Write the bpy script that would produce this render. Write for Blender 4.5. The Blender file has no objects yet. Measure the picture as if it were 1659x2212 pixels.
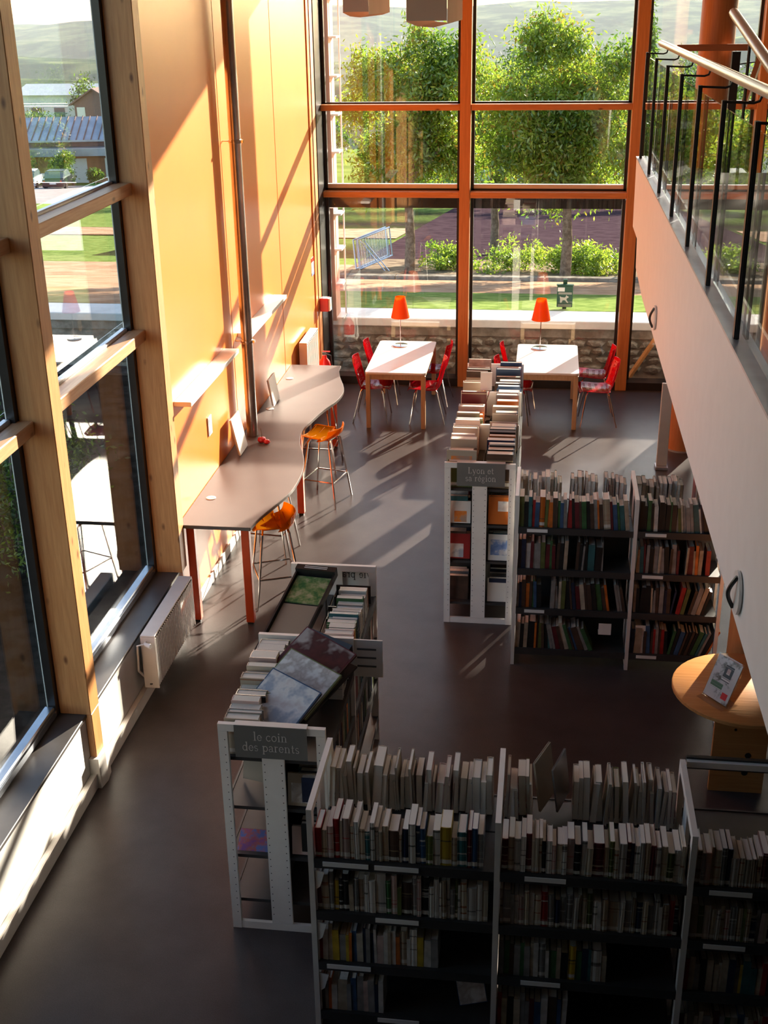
import bpy, bmesh, math, random
import numpy as np
from mathutils import Vector, Matrix, Euler

S = bpy.context.scene
COL = S.collection
PI = math.pi

# ------------------------------------------------------------------ camera
cam_d = bpy.data.cameras.new('camera')
cam = bpy.data.objects.new('camera', cam_d)
COL.objects.link(cam)
S.camera = cam
YAW, PIT, ROL = math.radians(-7.722), math.radians(23.150), math.radians(-0.897)
CAMZ = 5.07
fw = Vector((math.sin(YAW)*math.cos(PIT), math.cos(YAW)*math.cos(PIT), -math.sin(PIT)))
r0 = Vector((math.cos(YAW), -math.sin(YAW), 0)); u0 = r0.cross(fw)
rt = math.cos(ROL)*r0 + math.sin(ROL)*u0
up = -math.sin(ROL)*r0 + math.cos(ROL)*u0
cam.matrix_world = Matrix(((rt.x, up.x, -fw.x, 0), (rt.y, up.y, -fw.y, 0), (rt.z, up.z, -fw.z, CAMZ), (0, 0, 0, 1)))
cam_d.sensor_fit = 'VERTICAL'
cam_d.sensor_height = 24.0
cam_d.lens = 2603.64/2212*24.0
cam_d.clip_start = 0.05
cam_d.clip_end = 6000

# ------------------------------------------------------------------ sky, sun, exposure
SUN = Vector((1.0, 2.13, 0.639)).normalized()
w = bpy.data.worlds.new('sky'); S.world = w; w.use_nodes = True
nt = w.node_tree; nt.nodes.clear()
sky = nt.nodes.new('ShaderNodeTexSky'); sky.sky_type = 'NISHITA'
sky.sun_disc = False
sky.sun_elevation = math.asin(SUN.z)
sky.sun_rotation = math.atan2(SUN.x, SUN.y)
sky.altitude = 250; sky.air_density = 1.0; sky.dust_density = 1.2; sky.ozone_density = 1.0
bg = nt.nodes.new('ShaderNodeBackground'); bg.inputs[1].default_value = 0.58
wo = nt.nodes.new('ShaderNodeOutputWorld')
nt.links.new(sky.outputs[0], bg.inputs[0]); nt.links.new(bg.outputs[0], wo.inputs[0])
sd = bpy.data.lights.new('sun', 'SUN'); sd.energy = 27.0; sd.angle = math.radians(0.55); sd.color = (1.0, 0.87, 0.72)
so = bpy.data.objects.new('sun', sd); COL.objects.link(so)
so.rotation_euler = SUN.to_track_quat('Z', 'Y').to_euler(); so.location = (8, 30, 12)
S.view_settings.view_transform = 'Standard'; S.view_settings.look = 'None'
S.view_settings.exposure = 0.0; S.view_settings.gamma = 1.0; S.view_settings.use_curve_mapping = False
S.cycles.transparent_max_bounces = 32
S.cycles.max_bounces = 10

# ------------------------------------------------------------------ materials
def mat(name):
    m = bpy.data.materials.new(name); m.use_nodes = True
    n = m.node_tree.nodes; n.clear()
    o = n.new('ShaderNodeOutputMaterial')
    return m, m.node_tree, o
def lk(t, a, b): t.links.new(a, b)
def ramp(t, fac, stops):
    r = t.nodes.new('ShaderNodeValToRGB'); e = r.color_ramp.elements
    while len(e) < len(stops): e.new(0.5)
    for i, (p, c) in enumerate(stops): e[i].position = p; e[i].color = (*c, 1)
    lk(t, fac, r.inputs[0]); return r.outputs[0]
def noise(t, scale, detail=3, rough=.5, sc=(1, 1, 1), coord='Object', off=None):
    c = t.nodes.new('ShaderNodeTexCoord'); mp = t.nodes.new('ShaderNodeMapping'); mp.inputs['Scale'].default_value = sc
    lk(t, c.outputs[coord], mp.inputs[0])
    nz = t.nodes.new('ShaderNodeTexNoise'); nz.inputs['Scale'].default_value = scale
    nz.inputs['Detail'].default_value = detail; nz.inputs['Roughness'].default_value = rough
    lk(t, mp.outputs[0], nz.inputs[0]); return nz.outputs[0]
def prin(t, o, col=None, rough=.5, metal=0, spec=.5, bump=None, bumpd=.1, **kw):
    p = t.nodes.new('ShaderNodeBsdfPrincipled')
    if col is not None:
        if isinstance(col, tuple): p.inputs['Base Color'].default_value = (*col, 1)
        else: lk(t, col, p.inputs['Base Color'])
    p.inputs['Roughness'].default_value = rough; p.inputs['Metallic'].default_value = metal
    p.inputs['Specular IOR Level'].default_value = spec
    for k, v in kw.items(): p.inputs[k.replace('_', ' ')].default_value = v
    if bump is not None:
        b = t.nodes.new('ShaderNodeBump'); b.inputs['Strength'].default_value = bumpd; b.inputs['Distance'].default_value = .01
        lk(t, bump, b.inputs['Height']); lk(t, b.outputs[0], p.inputs['Normal'])
    lk(t, p.outputs[0], o.inputs[0]); return p
def simple(name, c, rough=.5, metal=0, var=.12, scale=8, spec=.5, bump=0, **kw):
    m, t, o = mat(name)
    n = noise(t, scale)
    lo = tuple(max(0, x*(1-var)) for x in c); hi = tuple(min(1, x*(1+var)) for x in c)
    prin(t, o, ramp(t, n, [(.3, lo), (.7, hi)]), rough, metal, spec, bump=n if bump else None, bumpd=bump, **kw)
    return m
def wood(name, a, b, axis, rough=.45, knots=True):
    m, t, o = mat(name)
    sc = {'x': (.06, 1, 1), 'y': (1, .06, 1), 'z': (1, 1, .06)}[axis]
    g = noise(t, 55, 4, .6, sc)
    col = ramp(t, g, [(.3, a), (.7, b)])
    ms = {'x': (.25, 1, 1), 'y': (1, .25, 1), 'z': (1, 1, .25)}[axis]
    big = noise(t, 2.2, 2, .5, ms)
    mx = t.nodes.new('ShaderNodeMixRGB'); mx.blend_type = 'MULTIPLY'; mx.inputs[0].default_value = .5
    lk(t, col, mx.inputs[1]); lk(t, ramp(t, big, [(.3, (.72, .66, .6)), (.7, (1, 1, 1))]), mx.inputs[2])
    out = mx.outputs[0]
    if knots:
        c = t.nodes.new('ShaderNodeTexCoord'); mp = t.nodes.new('ShaderNodeMapping')
        mp.inputs['Scale'].default_value = {'x': (.45, 1, 1), 'y': (1, .45, 1), 'z': (1, 1, .45)}[axis]
        lk(t, c.outputs['Object'], mp.inputs[0])
        v = t.nodes.new('ShaderNodeTexVoronoi'); v.inputs['Scale'].default_value = 8.0; lk(t, mp.outputs[0], v.inputs[0])
        k = ramp(t, v.outputs['Distance'], [(.05, (.20, .10, .05)), (.16, (1, 1, 1))])
        m2 = t.nodes.new('ShaderNodeMixRGB'); m2.blend_type = 'MULTIPLY'; m2.inputs[0].default_value = .85
        lk(t, out, m2.inputs[1]); lk(t, k, m2.inputs[2]); out = m2.outputs[0]
    prin(t, o, out, rough, bump=g, bumpd=.08)
    return m
def glass(name, k, tint=(.96, .97, .96)):
    m, t, o = mat(name)
    tr = t.nodes.new('ShaderNodeBsdfTransparent'); tr.inputs[0].default_value = (*tint, 1)
    gl = t.nodes.new('ShaderNodeBsdfGlossy'); gl.inputs['Roughness'].default_value = 0.0
    # Schlick reflectance from the angle to the surface, the same on both faces of a pane
    ge = t.nodes.new('ShaderNodeNewGeometry'); dt = t.nodes.new('ShaderNodeVectorMath'); dt.operation = 'DOT_PRODUCT'
    lk(t, ge.outputs['Incoming'], dt.inputs[0]); lk(t, ge.outputs['Normal'], dt.inputs[1])
    def mth(op, a, b):
        q = t.nodes.new('ShaderNodeMath'); q.operation = op
        for i, v in enumerate((a, b)):
            if v is None: continue
            if isinstance(v, (int, float)): q.inputs[i].default_value = v
            else: lk(t, v, q.inputs[i])
        return q.outputs[0]
    x = mth('SUBTRACT', 1.0, mth('ABSOLUTE', dt.outputs['Value'], None))
    mu = t.nodes.new('ShaderNodeMath'); mu.operation = 'MULTIPLY_ADD'; mu.use_clamp = True
    lk(t, mth('POWER', x, 5.0), mu.inputs[0]); mu.inputs[1].default_value = .96*k; mu.inputs[2].default_value = .042*k
    mx = t.nodes.new('ShaderNodeMixShader'); lk(t, mu.outputs[0], mx.inputs[0]); lk(t, tr.outputs[0], mx.inputs[1]); lk(t, gl.outputs[0], mx.inputs[2])
    lk(t, mx.outputs[0], o.inputs[0]); return m
def translucent(name, c1, c2, fac=.5, rough=.35, scale=3, tc=None, gloss=.04):
    m, t, o = mat(name)
    col = ramp(t, noise(t, scale, 2), [(.35, c1), (.65, c2)])
    d = t.nodes.new('ShaderNodeBsdfDiffuse'); tl = t.nodes.new('ShaderNodeBsdfTranslucent'); gl = t.nodes.new('ShaderNodeBsdfGlossy')
    gl.inputs['Roughness'].default_value = rough
    lk(t, col, d.inputs[0])
    if tc: tl.inputs[0].default_value = (*tc, 1)
    else: lk(t, col, tl.inputs[0])
    m1 = t.nodes.new('ShaderNodeMixShader'); m1.inputs[0].default_value = fac
    lk(t, d.outputs[0], m1.inputs[1]); lk(t, tl.outputs[0], m1.inputs[2])
    m2 = t.nodes.new('ShaderNodeMixShader'); m2.inputs[0].default_value = gloss
    lk(t, m1.outputs[0], m2.inputs[1]); lk(t, gl.outputs[0], m2.inputs[2]); lk(t, m2.outputs[0], o.inputs[0]); return m
def plastic(name, c, trans, rough=.12):
    """clear coloured plastic: part see-through, part diffuse, glossy skin"""
    m, t, o = mat(name)
    p = t.nodes.new('ShaderNodeBsdfPrincipled'); p.inputs['Base Color'].default_value = (*c, 1); p.inputs['Roughness'].default_value = rough
    tr = t.nodes.new('ShaderNodeBsdfTransparent'); tr.inputs[0].default_value = (*[min(1, x*1.1) for x in c], 1)
    tl = t.nodes.new('ShaderNodeBsdfTranslucent'); tl.inputs[0].default_value = (*c, 1)
    m1 = t.nodes.new('ShaderNodeMixShader'); m1.inputs[0].default_value = .45; lk(t, p.outputs[0], m1.inputs[1]); lk(t, tl.outputs[0], m1.inputs[2])
    m2 = t.nodes.new('ShaderNodeMixShader'); m2.inputs[0].default_value = trans; lk(t, m1.outputs[0], m2.inputs[1]); lk(t, tr.outputs[0], m2.inputs[2])
    lk(t, m2.outputs[0], o.inputs[0]); return m

M = {}
M['orange_wall'] = simple('orange_wall', (.80, .225, .038), .32, var=.04, scale=1.2)
M['post_wood'] = wood('post_wood', (.52, .225, .075), (.68, .34, .13), 'z')
M['rail_wood_y'] = wood('rail_wood_y', (.54, .27, .12), (.68, .39, .20), 'y')
M['mullion_wood'] = wood('mullion_wood', (.55, .20, .05), (.70, .29, .08), 'z')  # pine of the left posts, reddened to hold warm bounce light
M['rail_wood_x'] = wood('rail_wood_x', (.55, .20, .05), (.70, .29, .08), 'x')  # same warm bounce light put into the rail colour
M['column_wood'] = wood('column_wood', (.50, .17, .05), (.60, .24, .08), 'z', knots=False)
M['table_wood'] = wood('table_wood', (.48, .30, .15), (.60, .40, .22), 'z', knots=False)
M['ply'] = wood('ply', (.58, .25, .07), (.70, .34, .12), 'x', .3, knots=False)
M['white_wall'] = simple('white_wall', (.80, .79, .75), .6, var=.03)
M['fascia'] = simple('fascia', (.84, .80, .77), .5, var=.02)
M['ceiling'] = simple('ceiling', (.50, .49, .48), .8, var=.04)
M['soffit'] = simple('soffit', (.15, .13, .12), .8, var=.05)
M['wall_grey'] = simple('wall_grey', (.16, .15, .145), .8, var=.05)
M['sill'] = simple('sill', (.08, .073, .07), .4, var=.1)
M['dark_alu'] = simple('dark_alu', (.022, .020, .020), .3, var=.15)
M['alu'] = simple('alu', (.38, .42, .48), .25, .85, var=.05)
M['grey_steel'] = simple('grey_steel', (.46, .48, .52), .4, .4, var=.08)  # lightened towards blue, putting the kerb's sky reflection into the colour
M['black_steel'] = simple('black_steel', (.016, .015, .015), .45, var=.1)
M['white_metal'] = simple('white_metal', (.74, .70, .66), .4, var=.04)
M['grille_grey'] = simple('grille_grey', (.20, .185, .17), .5, var=.05)  # dark grey puts shade into the slots between white radiator fins
M['shelf_dark'] = simple('shelf_dark', (.040, .038, .038), .45, var=.12)
M['chrome'] = simple('chrome', (.72, .70, .68), .12, 1.0, var=.04)
M['pipe_steel'] = simple('pipe_steel', (.46, .43, .40), .28, .9, var=.15, scale=5)
M['counter'] = simple('counter', (.125, .093, .082), .5, var=.05, scale=3, spec=.3)
M['counter_edge'] = simple('counter_edge', (.10, .085, .075), .3, var=.05)
M['orange_paint'] = simple('orange_paint', (.62, .075, .018), .3, var=.05)
M['white_top'] = simple('white_top', (.84, .83, .81), .22, var=.02)
M['red_plastic'] = plastic('red_plastic', (.52, .008, .022), .16, .08)
M['amber_plastic'] = plastic('amber_plastic', (.70, .27, .006), .45, .08)
M['lamp_orange'] = translucent('lamp_orange', (.92, .22, .012), (.95, .27, .018), .6)
M['red_paint'] = simple('red_paint', (.62, .015, .015), .25, var=.04)
M['white_paper'] = simple('white_paper', (.82, .81, .79), .5, var=.03)
M['page'] = simple('page', (.74, .70, .62), .75, var=.1, scale=60)
M['sign_grey'] = simple('sign_grey', (.15, .145, .135), .45, var=.04)
M['letter'] = simple('letter', (.62, .58, .54), .5, var=.02)
M['letter_dark'] = simple('letter_dark', (.09, .09, .09), .5, var=.02)
M['handrail'] = wood('handrail', (.56, .42, .31), (.66, .51, .39), 'y', .28, knots=False)
M['rail_brown'] = wood('rail_brown', (.40, .15, .06), (.5, .2, .09), 'x', .4, knots=False)
M['shade'] = translucent('shade', (.80, .62, .48), (.84, .66, .52), .45, .5)
M['black_plastic'] = simple('black_plastic', (.018, .018, .018), .3, var=.1)
M['brass'] = simple('brass', (.6, .45, .2), .3, .9)
M['glass'] = glass('glass', 1.3)
M['rail_glass'] = glass('rail_glass', .9, (.96, .98, .97))
M['acrylic'] = glass('acrylic', 1.0, (.95, .95, .95))

def floor_mat():
    m, t, o = mat('lino')
    n = noise(t, 3.0, 5, .6); n2 = noise(t, 160, 2, .5)
    c1 = ramp(t, n, [(.3, (.060, .049, .048)), (.7, (.082, .069, .067))])
    mx = t.nodes.new('ShaderNodeMixRGB'); mx.blend_type = 'MULTIPLY'; mx.inputs[0].default_value = .45
    lk(t, c1, mx.inputs[1]); lk(t, ramp(t, n2, [(.35, (.6, .6, .6)), (.65, (1.15, 1.15, 1.15))]), mx.inputs[2])
    prin(t, o, mx.outputs[0], .34, spec=.22, bump=noise(t, 40, 3), bumpd=.03)
    return m
M['lino'] = floor_mat()
def mix2(name, a, b, scale, rough=.9, detail=6, bump=.4, thr=(.4, .6), c=None):
    m, t, o = mat(name); n = noise(t, scale, detail, .65)
    st = [(thr[0], a), (thr[1], b)] + ([(min(1, thr[1]+.15), c)] if c else [])
    prin(t, o, ramp(t, n, st), rough, spec=.0, bump=n, bumpd=bump); return m
M['grass'] = mix2('grass', (.12, .18, .045), (.22, .29, .085), 3.5)
M['dirt'] = mix2('dirt', (.36, .22, .14), (.50, .33, .22), 1.6)
M['bed_soil'] = mix2('bed_soil', (.15, .11, .08), (.30, .23, .16), 2.4)
M['tarmac'] = mix2('tarmac', (.045, .028, .034), (.07, .045, .052), 2.0)  # base darkened so the colour carries the tree shade over the yard
M['road'] = mix2('road', (.33, .31, .31), (.42, .40, .39), 1.2)
M['meadow'] = mix2('meadow', (.09, .16, .03), (.20, .27, .07), .06)
M['hill'] = mix2('hill', (.018, .040, .014), (.10, .14, .05), .022, c=(.24, .24, .11), thr=(.44, .54))
M['stone'] = mix2('stone', (.22, .19, .15), (.40, .36, .30), 4)
M['concrete'] = mix2('concrete', (.74, .72, .68), (.84, .82, .78), 3, bump=.1)
M['soil_dark'] = mix2('soil_dark', (.07, .055, .045), (.16, .12, .10), 5)
M['soil_side'] = mix2('soil_side', (.012, .010, .008), (.04, .034, .028), 5)  # darker earth colour carries the shade of the building
M['bark'] = mix2('bark', (.13, .095, .07), (.27, .21, .16), 9)
M['clad_brown'] = simple('clad_brown', (.46, .24, .18), .6, var=.08)
M['house_orange'] = simple('house_orange', (.40, .17, .075), .7, var=.15, scale=2)
M['house_white'] = simple('house_white', (.78, .76, .72), .8, var=.05)
M['zinc'] = simple('zinc', (.36, .40, .46), .35, .6, var=.25, scale=.7)
M['tile_brown'] = simple('tile_brown', (.22, .12, .10), .8, var=.2)
M['car_dark'] = simple('car_dark', (.03, .035, .045), .15, .3, var=.05)
M['car_white'] = simple('car_white', (.75, .76, .78), .15, var=.02)
M['car_glass'] = simple('car_glass', (.12, .16, .18), .05, var=.05)
M['sign_green'] = simple('sign_green', (.012, .075, .045), .35, var=.08)
M['leaf_a'] = translucent('leaf_a', (.09, .19, .015), (.26, .38, .03), .55, .35, .9, gloss=.07)
M['leaf_b'] = translucent('leaf_b', (.16, .28, .02), (.40, .47, .05), .55, .35, .8, gloss=.07)
M['leaf_dark'] = translucent('leaf_dark', (.03, .07, .012), (.08, .14, .02), .4, .45, .3)
M['leaf_autumn'] = translucent('leaf_autumn', (.14, .19, .02), (.40, .24, .03), .5, .4, .9)

# book covers: spine bands, a title block and a paper shelf label, all flat print
def cover(name, c, t1, seed, lab=True):
    m, t, o = mat(name)
    g = t.nodes.new('ShaderNodeTexCoord'); sep = t.nodes.new('ShaderNodeSeparateXYZ'); lk(t, g.outputs['Generated'], sep.inputs[0])
    oi = t.nodes.new('ShaderNodeObjectInfo')
    v = t.nodes.new('ShaderNodeCombineXYZ')
    a = t.nodes.new('ShaderNodeMath'); a.operation = 'MULTIPLY_ADD'; a.inputs[1].default_value = 17; lk(t, oi.outputs['Random'], a.inputs[0]); lk(t, sep.outputs[2], a.inputs[2])
    lk(t, a.outputs[0], v.inputs[2]); lk(t, oi.outputs['Random'], v.inputs[0])
    n = t.nodes.new('ShaderNodeTexNoise'); n.inputs['Scale'].default_value = 9 + seed; n.inputs['Detail'].default_value = 2; lk(t, v.outputs[0], n.inputs[0])
    hv = t.nodes.new('ShaderNodeHueSaturation'); hv.inputs['Color'].default_value = (*c, 1)
    mr = t.nodes.new('ShaderNodeMapRange'); mr.inputs[3].default_value = .65; mr.inputs[4].default_value = 1.2; lk(t, oi.outputs['Random'], mr.inputs[0]); lk(t, mr.outputs[0], hv.inputs['Value'])
    mx = t.nodes.new('ShaderNodeMixRGB'); lk(t, hv.outputs[0], mx.inputs[1]); mx.inputs[2].default_value = (*t1, 1)
    th = ramp(t, n.outputs[0], [(.60, (0, 0, 0)), (.63, (1, 1, 1))]); lk(t, th, mx.inputs[0])
    out = mx.outputs[0]
    if lab:
        r = ramp(t, sep.outputs[2], [(.05, (0, 0, 0)), (.06, (1, 1, 1)), (.155, (1, 1, 1)), (.165, (0, 0, 0))])
        m3 = t.nodes.new('ShaderNodeMixRGB'); lk(t, r, m3.inputs[0]); lk(t, out, m3.inputs[1]); m3.inputs[2].default_value = (.62, .6, .56, 1); out = m3.outputs[0]
    prin(t, o, out, .32); return m
COVERS = [('white', (.62, .59, .55), (.16, .15, .14)), ('cream', (.52, .46, .36), (.30, .12, .06)), ('grey', (.27, .26, .25), (.55, .53, .5)),
          ('black', (.018, .017, .017), (.5, .48, .45)), ('dark brown', (.075, .045, .032), (.35, .26, .15)), ('red', (.36, .025, .025), (.6, .55, .5)),
          ('orange', (.62, .16, .025), (.15, .08, .04)), ('yellow', (.58, .40, .04), (.1, .08, .04)), ('olive green', (.13, .15, .045), (.45, .45, .3)),
          ('green', (.05, .14, .05), (.5, .52, .4)), ('blue', (.045, .10, .21), (.55, .56, .58)), ('navy', (.02, .028, .065), (.4, .38, .3)),
          ('beige', (.42, .34, .25), (.2, .12, .08)), ('maroon', (.13, .018, .025), (.5, .42, .3)), ('pale pink', (.55, .40, .36), (.4, .08, .08)), ('teal', (.04, .14, .15), (.5, .5, .45))]
for n_, c_, t_ in COVERS: M['plain_'+n_] = simple('plain_'+n_.replace(' ', '_'), tuple(.85*q for q in c_), .45, var=.3, scale=14)
for i, (n_, c_, t_) in enumerate(COVERS): M['cover_'+n_] = cover('cover_'+n_.replace(' ', '_'), c_, t_, i % 5)

# ------------------------------------------------------------------ mesh helpers
class MB:
    def __init__(s): s.v = []; s.f = []; s.m = []; s.cm = 0
    def mi(s, i): s.cm = i; return s
    def add(s, vs, fs):
        b = len(s.v); s.v += [tuple(x) for x in vs]; s.f += [tuple(b+i for i in f) for f in fs]; s.m += [s.cm]*len(fs); return s
    def box(s, x0, x1, y0, y1, z0, z1):
        return s.add([(x0,y0,z0),(x1,y0,z0),(x1,y1,z0),(x0,y1,z0),(x0,y0,z1),(x1,y0,z1),(x1,y1,z1),(x0,y1,z1)],
                     [(3,2,1,0),(4,5,6,7),(0,1,5,4),(1,2,6,5),(2,3,7,6),(3,0,4,7)])
    def bev(s, x0, x1, y0, y1, z0, z1, b):
        """box with chamfered vertical and horizontal edges"""
        bm = bmesh.new(); bmesh.ops.create_cube(bm, size=1)
        for v in bm.verts: v.co = Vector(((x0+x1)/2+v.co.x*(x1-x0), (y0+y1)/2+v.co.y*(y1-y0), (z0+z1)/2+v.co.z*(z1-z0)))
        bmesh.ops.bevel(bm, geom=bm.edges[:], offset=b, segments=1, affect='EDGES')
        s.bm(bm); return s
    def bm(s, bm):
        bm.verts.index_update()
        s.add([v.co[:] for v in bm.verts], [[v.index for v in f.verts] for f in bm.faces]); bm.free(); return s
    def obox(s, c, ax, ay, az):
        """box from centre and three half axes"""
        c, ax, ay, az = map(Vector, (c, ax, ay, az))
        vs = [c+i*ax+j*ay+k*az for k in (-1, 1) for i, j in ((-1,-1),(1,-1),(1,1),(-1,1))]
        return s.add(vs, [(3,2,1,0),(4,5,6,7),(0,1,5,4),(1,2,6,5),(2,3,7,6),(3,0,4,7)])
    def bar(s, a, b, w, h):
        a, b = Vector(a), Vector(b); d = (b-a); L = d.length; d.normalize()
        sd = d.cross(Vector((0,0,1)));
        if sd.length < 1e-4: sd = Vector((1,0,0))
        sd.normalize(); u = sd.cross(d)
        return s.obox((a+b)/2, d*L/2, sd*w/2, u*h/2)
    def tube(s, pts, r, n=8, cap=True):
        pts = [Vector(p) for p in pts]; rs = r if isinstance(r, (list, tuple)) else [r]*len(pts)
        base = len(s.v); vs = []
        prev = None
        for i, p in enumerate(pts):
            d = (pts[min(i+1, len(pts)-1)]-pts[max(i-1, 0)]).normalized()
            if prev is None:
                a = d.cross(Vector((0,0,1)));
                if a.length < 1e-3: a = d.cross(Vector((1,0,0)))
                a.normalize()
            else:
                a = prev - d*prev.dot(d); a.normalize()
            prev = a; b = d.cross(a)
            for k in range(n):
                t = 2*PI*k/n; vs.append(p+rs[i]*(math.cos(t)*a+math.sin(t)*b))
        fs = []
        for i in range(len(pts)-1):
            for k in range(n):
                fs.append((i*n+k, i*n+(k+1)%n, (i+1)*n+(k+1)%n, (i+1)*n+k))
        if cap: fs.append(tuple(range(n-1, -1, -1))); fs.append(tuple((len(pts)-1)*n+k for k in range(n)))
        return s.add(vs, fs)
    def lathe(s, prof, c=(0,0,0), n=20, close=True):
        vs = []; fs = []
        for r, z in prof:
            for k in range(n): vs.append((c[0]+r*math.cos(2*PI*k/n), c[1]+r*math.sin(2*PI*k/n), c[2]+z))
        for i in range(len(prof)-1):
            for k in range(n): fs.append((i*n+k, i*n+(k+1)%n, (i+1)*n+(k+1)%n, (i+1)*n+k))
        if close:
            fs.append(tuple(range(n-1,-1,-1))); fs.append(tuple((len(prof)-1)*n+k for k in range(n)))
        return s.add(vs, fs)
    def prism(s, poly, axis, a, b):
        """polygon of 2-D points extruded along an axis from a to b"""
        n = len(poly)
        def P(p, t): return {'x': (t, p[0], p[1]), 'y': (p[0], t, p[1]), 'z': (p[0], p[1], t)}[axis]
        vs = [P(p, a) for p in poly]+[P(p, b) for p in poly]
        fs = [tuple(range(n-1,-1,-1)), tuple(range(n, 2*n))]+[(i, (i+1)%n, n+(i+1)%n, n+i) for i in range(n)]
        return s.add(vs, fs)
    def build(s, name, mats, parent=None, smooth=False, **props):
        me = bpy.data.meshes.new(name)
        off = wloc(parent) if parent else Vector((0,0,0))
        me.from_pydata([tuple(Vector(v)-off) for v in s.v], [], s.f)
        for mm in (mats if isinstance(mats, (list, tuple)) else [mats]): me.materials.append(M[mm])
        if any(s.m): me.polygons.foreach_set('material_index', s.m)
        bm = bmesh.new(); bm.from_mesh(me); bmesh.ops.recalc_face_normals(bm, faces=bm.faces[:]); bm.to_mesh(me); bm.free()
        if smooth: me.polygons.foreach_set('use_smooth', [True]*len(me.polygons))
        me.update()
        o = bpy.data.objects.new(name, me); COL.objects.link(o)
        if smooth:
            try: me.set_sharp_from_angle(angle=math.radians(40))
            except Exception: pass
        if parent: o.parent = parent
        for k, v in props.items(): o[k] = v
        return o
def wloc(o):
    l = Vector((0,0,0))
    while o is not None: l = l+o.location; o = o.parent
    return l
def tag(o, label, cat, group=None, kind=None):
    o['label'] = label; o['category'] = cat
    if group: o['group'] = group
    if kind: o['kind'] = kind
    return o
def thing(name, label, cat, loc=(0,0,0), group=None, kind=None, rz=0):
    o = bpy.data.objects.new(name, None); COL.objects.link(o); o.location = loc; o.rotation_euler = (0,0,rz)
    o.empty_display_size = .1
    return tag(o, label, cat, group, kind)
KIDS = {}
def dup(root, loc, rz, label):
    """a copy of a thing with copies of its parts and sub-parts (mesh data shared)"""
    r = root.copy(); COL.objects.link(r); r.location = loc; r.rotation_euler = (0,0,rz); r['label'] = label
    def rec(src, dst):
        for ch in [c for c in list(COL.objects) if c.parent is src]:
            k = ch.copy(); COL.objects.link(k); k.parent = dst; rec(ch, k)
    rec(root, r); return r
def struct(name, mb, m, label, cat, smooth=False):
    return tag(mb.build(name, m, smooth=smooth), label, cat, kind='structure')

# ------------------------------------------------------------------ stroke letters with serifs
def arc(cx, cy, rx, ry, a0, a1, n=10):
    return [(cx+rx*math.cos(math.radians(a0+(a1-a0)*i/n)), cy+ry*math.sin(math.radians(a0+(a1-a0)*i/n))) for i in range(n+1)]
K, T = .10, .05
def ser(x, y, w=.13): return ([(x-w, y), (x+w, y)], .035)
GL = {
 'l': (.32, [([(.16,0),(.16,1)], K), ser(.16,.01), ([(.05,.97),(.16,1)], .04)]),
 'i': (.30, [([(.15,0),(.15,.62)], K), ser(.15,.01), ([(.04,.6),(.15,.63)], .04), ([(.15,.84),(.15,.93)], .11)]),
 'e': (.50, [(arc(.25,.31,.20,.30,0,325), .07), ([(.07,.33),(.45,.33)], .04)]),
 'c': (.48, [(arc(.26,.31,.21,.30,45,320), .075)]),
 'o': (.56, [(arc(.28,.31,.22,.30,0,360,14), .075)]),
 'n': (.62, [([(.14,0),(.14,.62)], K), ([(.03,.6),(.14,.63)], .04), (arc(.31,.40,.16,.21,170,0), .06), ([(.47,.42),(.47,0)], K), ser(.14,.01), ser(.47,.01)]),
 'd': (.58, [(arc(.25,.31,.19,.30,30,330), .075), ([(.45,0),(.45,1)], K), ([(.34,.97),(.45,1)], .04), ([(.45,.02),(.55,.03)], .04)]),
 's': (.42, [(arc(.20,.46,.14,.15,30,260,8)+arc(.21,.16,.15,.15,80,-150,8), .07)]),
 'p': (.58, [([(.13,-.32),(.13,.62)], K), ([(.02,.6),(.13,.63)], .04), (arc(.32,.31,.20,.30,150,-150), .075), ser(.13,-.31)]),
 'q': (.58, [([(.45,-.32),(.45,.62)], K), (arc(.25,.31,.20,.30,30,330), .075), ser(.45,-.31)]),
 'a': (.50, [(arc(.22,.46,.15,.16,160,0,6)+[(.37,.1),(.46,.02)], .075), (arc(.20,.17,.15,.17,60,330,8), .06)]),
 'r': (.42, [([(.14,0),(.14,.62)], K), ([(.03,.6),(.14,.63)], .04), (arc(.30,.40,.15,.20,160,60,5), .08), ser(.14,.01)]),
 't': (.36, [([(.16,.85),(.16,.12),(.22,.02),(.32,.06)], .08), ([(.04,.6),(.32,.6)], .04)]),
 'u': (.60, [([(.13,.62),(.13,.2)], K), (arc(.29,.2,.16,.19,180,350,7), .06), ([(.46,.62),(.46,0)], K), ([(.46,.02),(.56,.03)], .04), ([(.03,.61),(.13,.61)], .035)]),
 'v': (.56, [([(.08,.62),(.28,0)], .09), ([(.28,0),(.48,.62)], .05), ser(.08,.61,.09), ser(.48,.61,.08)]),
 'y': (.56, [([(.08,.62),(.29,.02)], .09), ([(.48,.62),(.22,-.28),(.08,-.26)], .05), ser(.08,.61,.09), ser(.48,.61,.08)]),
 'L': (.60, [([(.15,0),(.15,.95)], .11), ([(.15,.02),(.52,.02),(.54,.22)], .05), ser(.15,.94), ser(.15,.01)]),
 'g': (.52, [(arc(.23,.40,.16,.20,0,360,12), .07), (arc(.24,-.12,.18,.16,0,360,12), .06), ([(.12,.22),(.12,.08),(.30,.04)], .06), ([(.36,.55),(.50,.6)], .05)]),
 'é': (.50, [(arc(.25,.31,.20,.30,0,325), .07), ([(.07,.33),(.45,.33)], .04), ([(.22,.72),(.36,.9)], .06)]),
 ' ': (.30, []),
}
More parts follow.
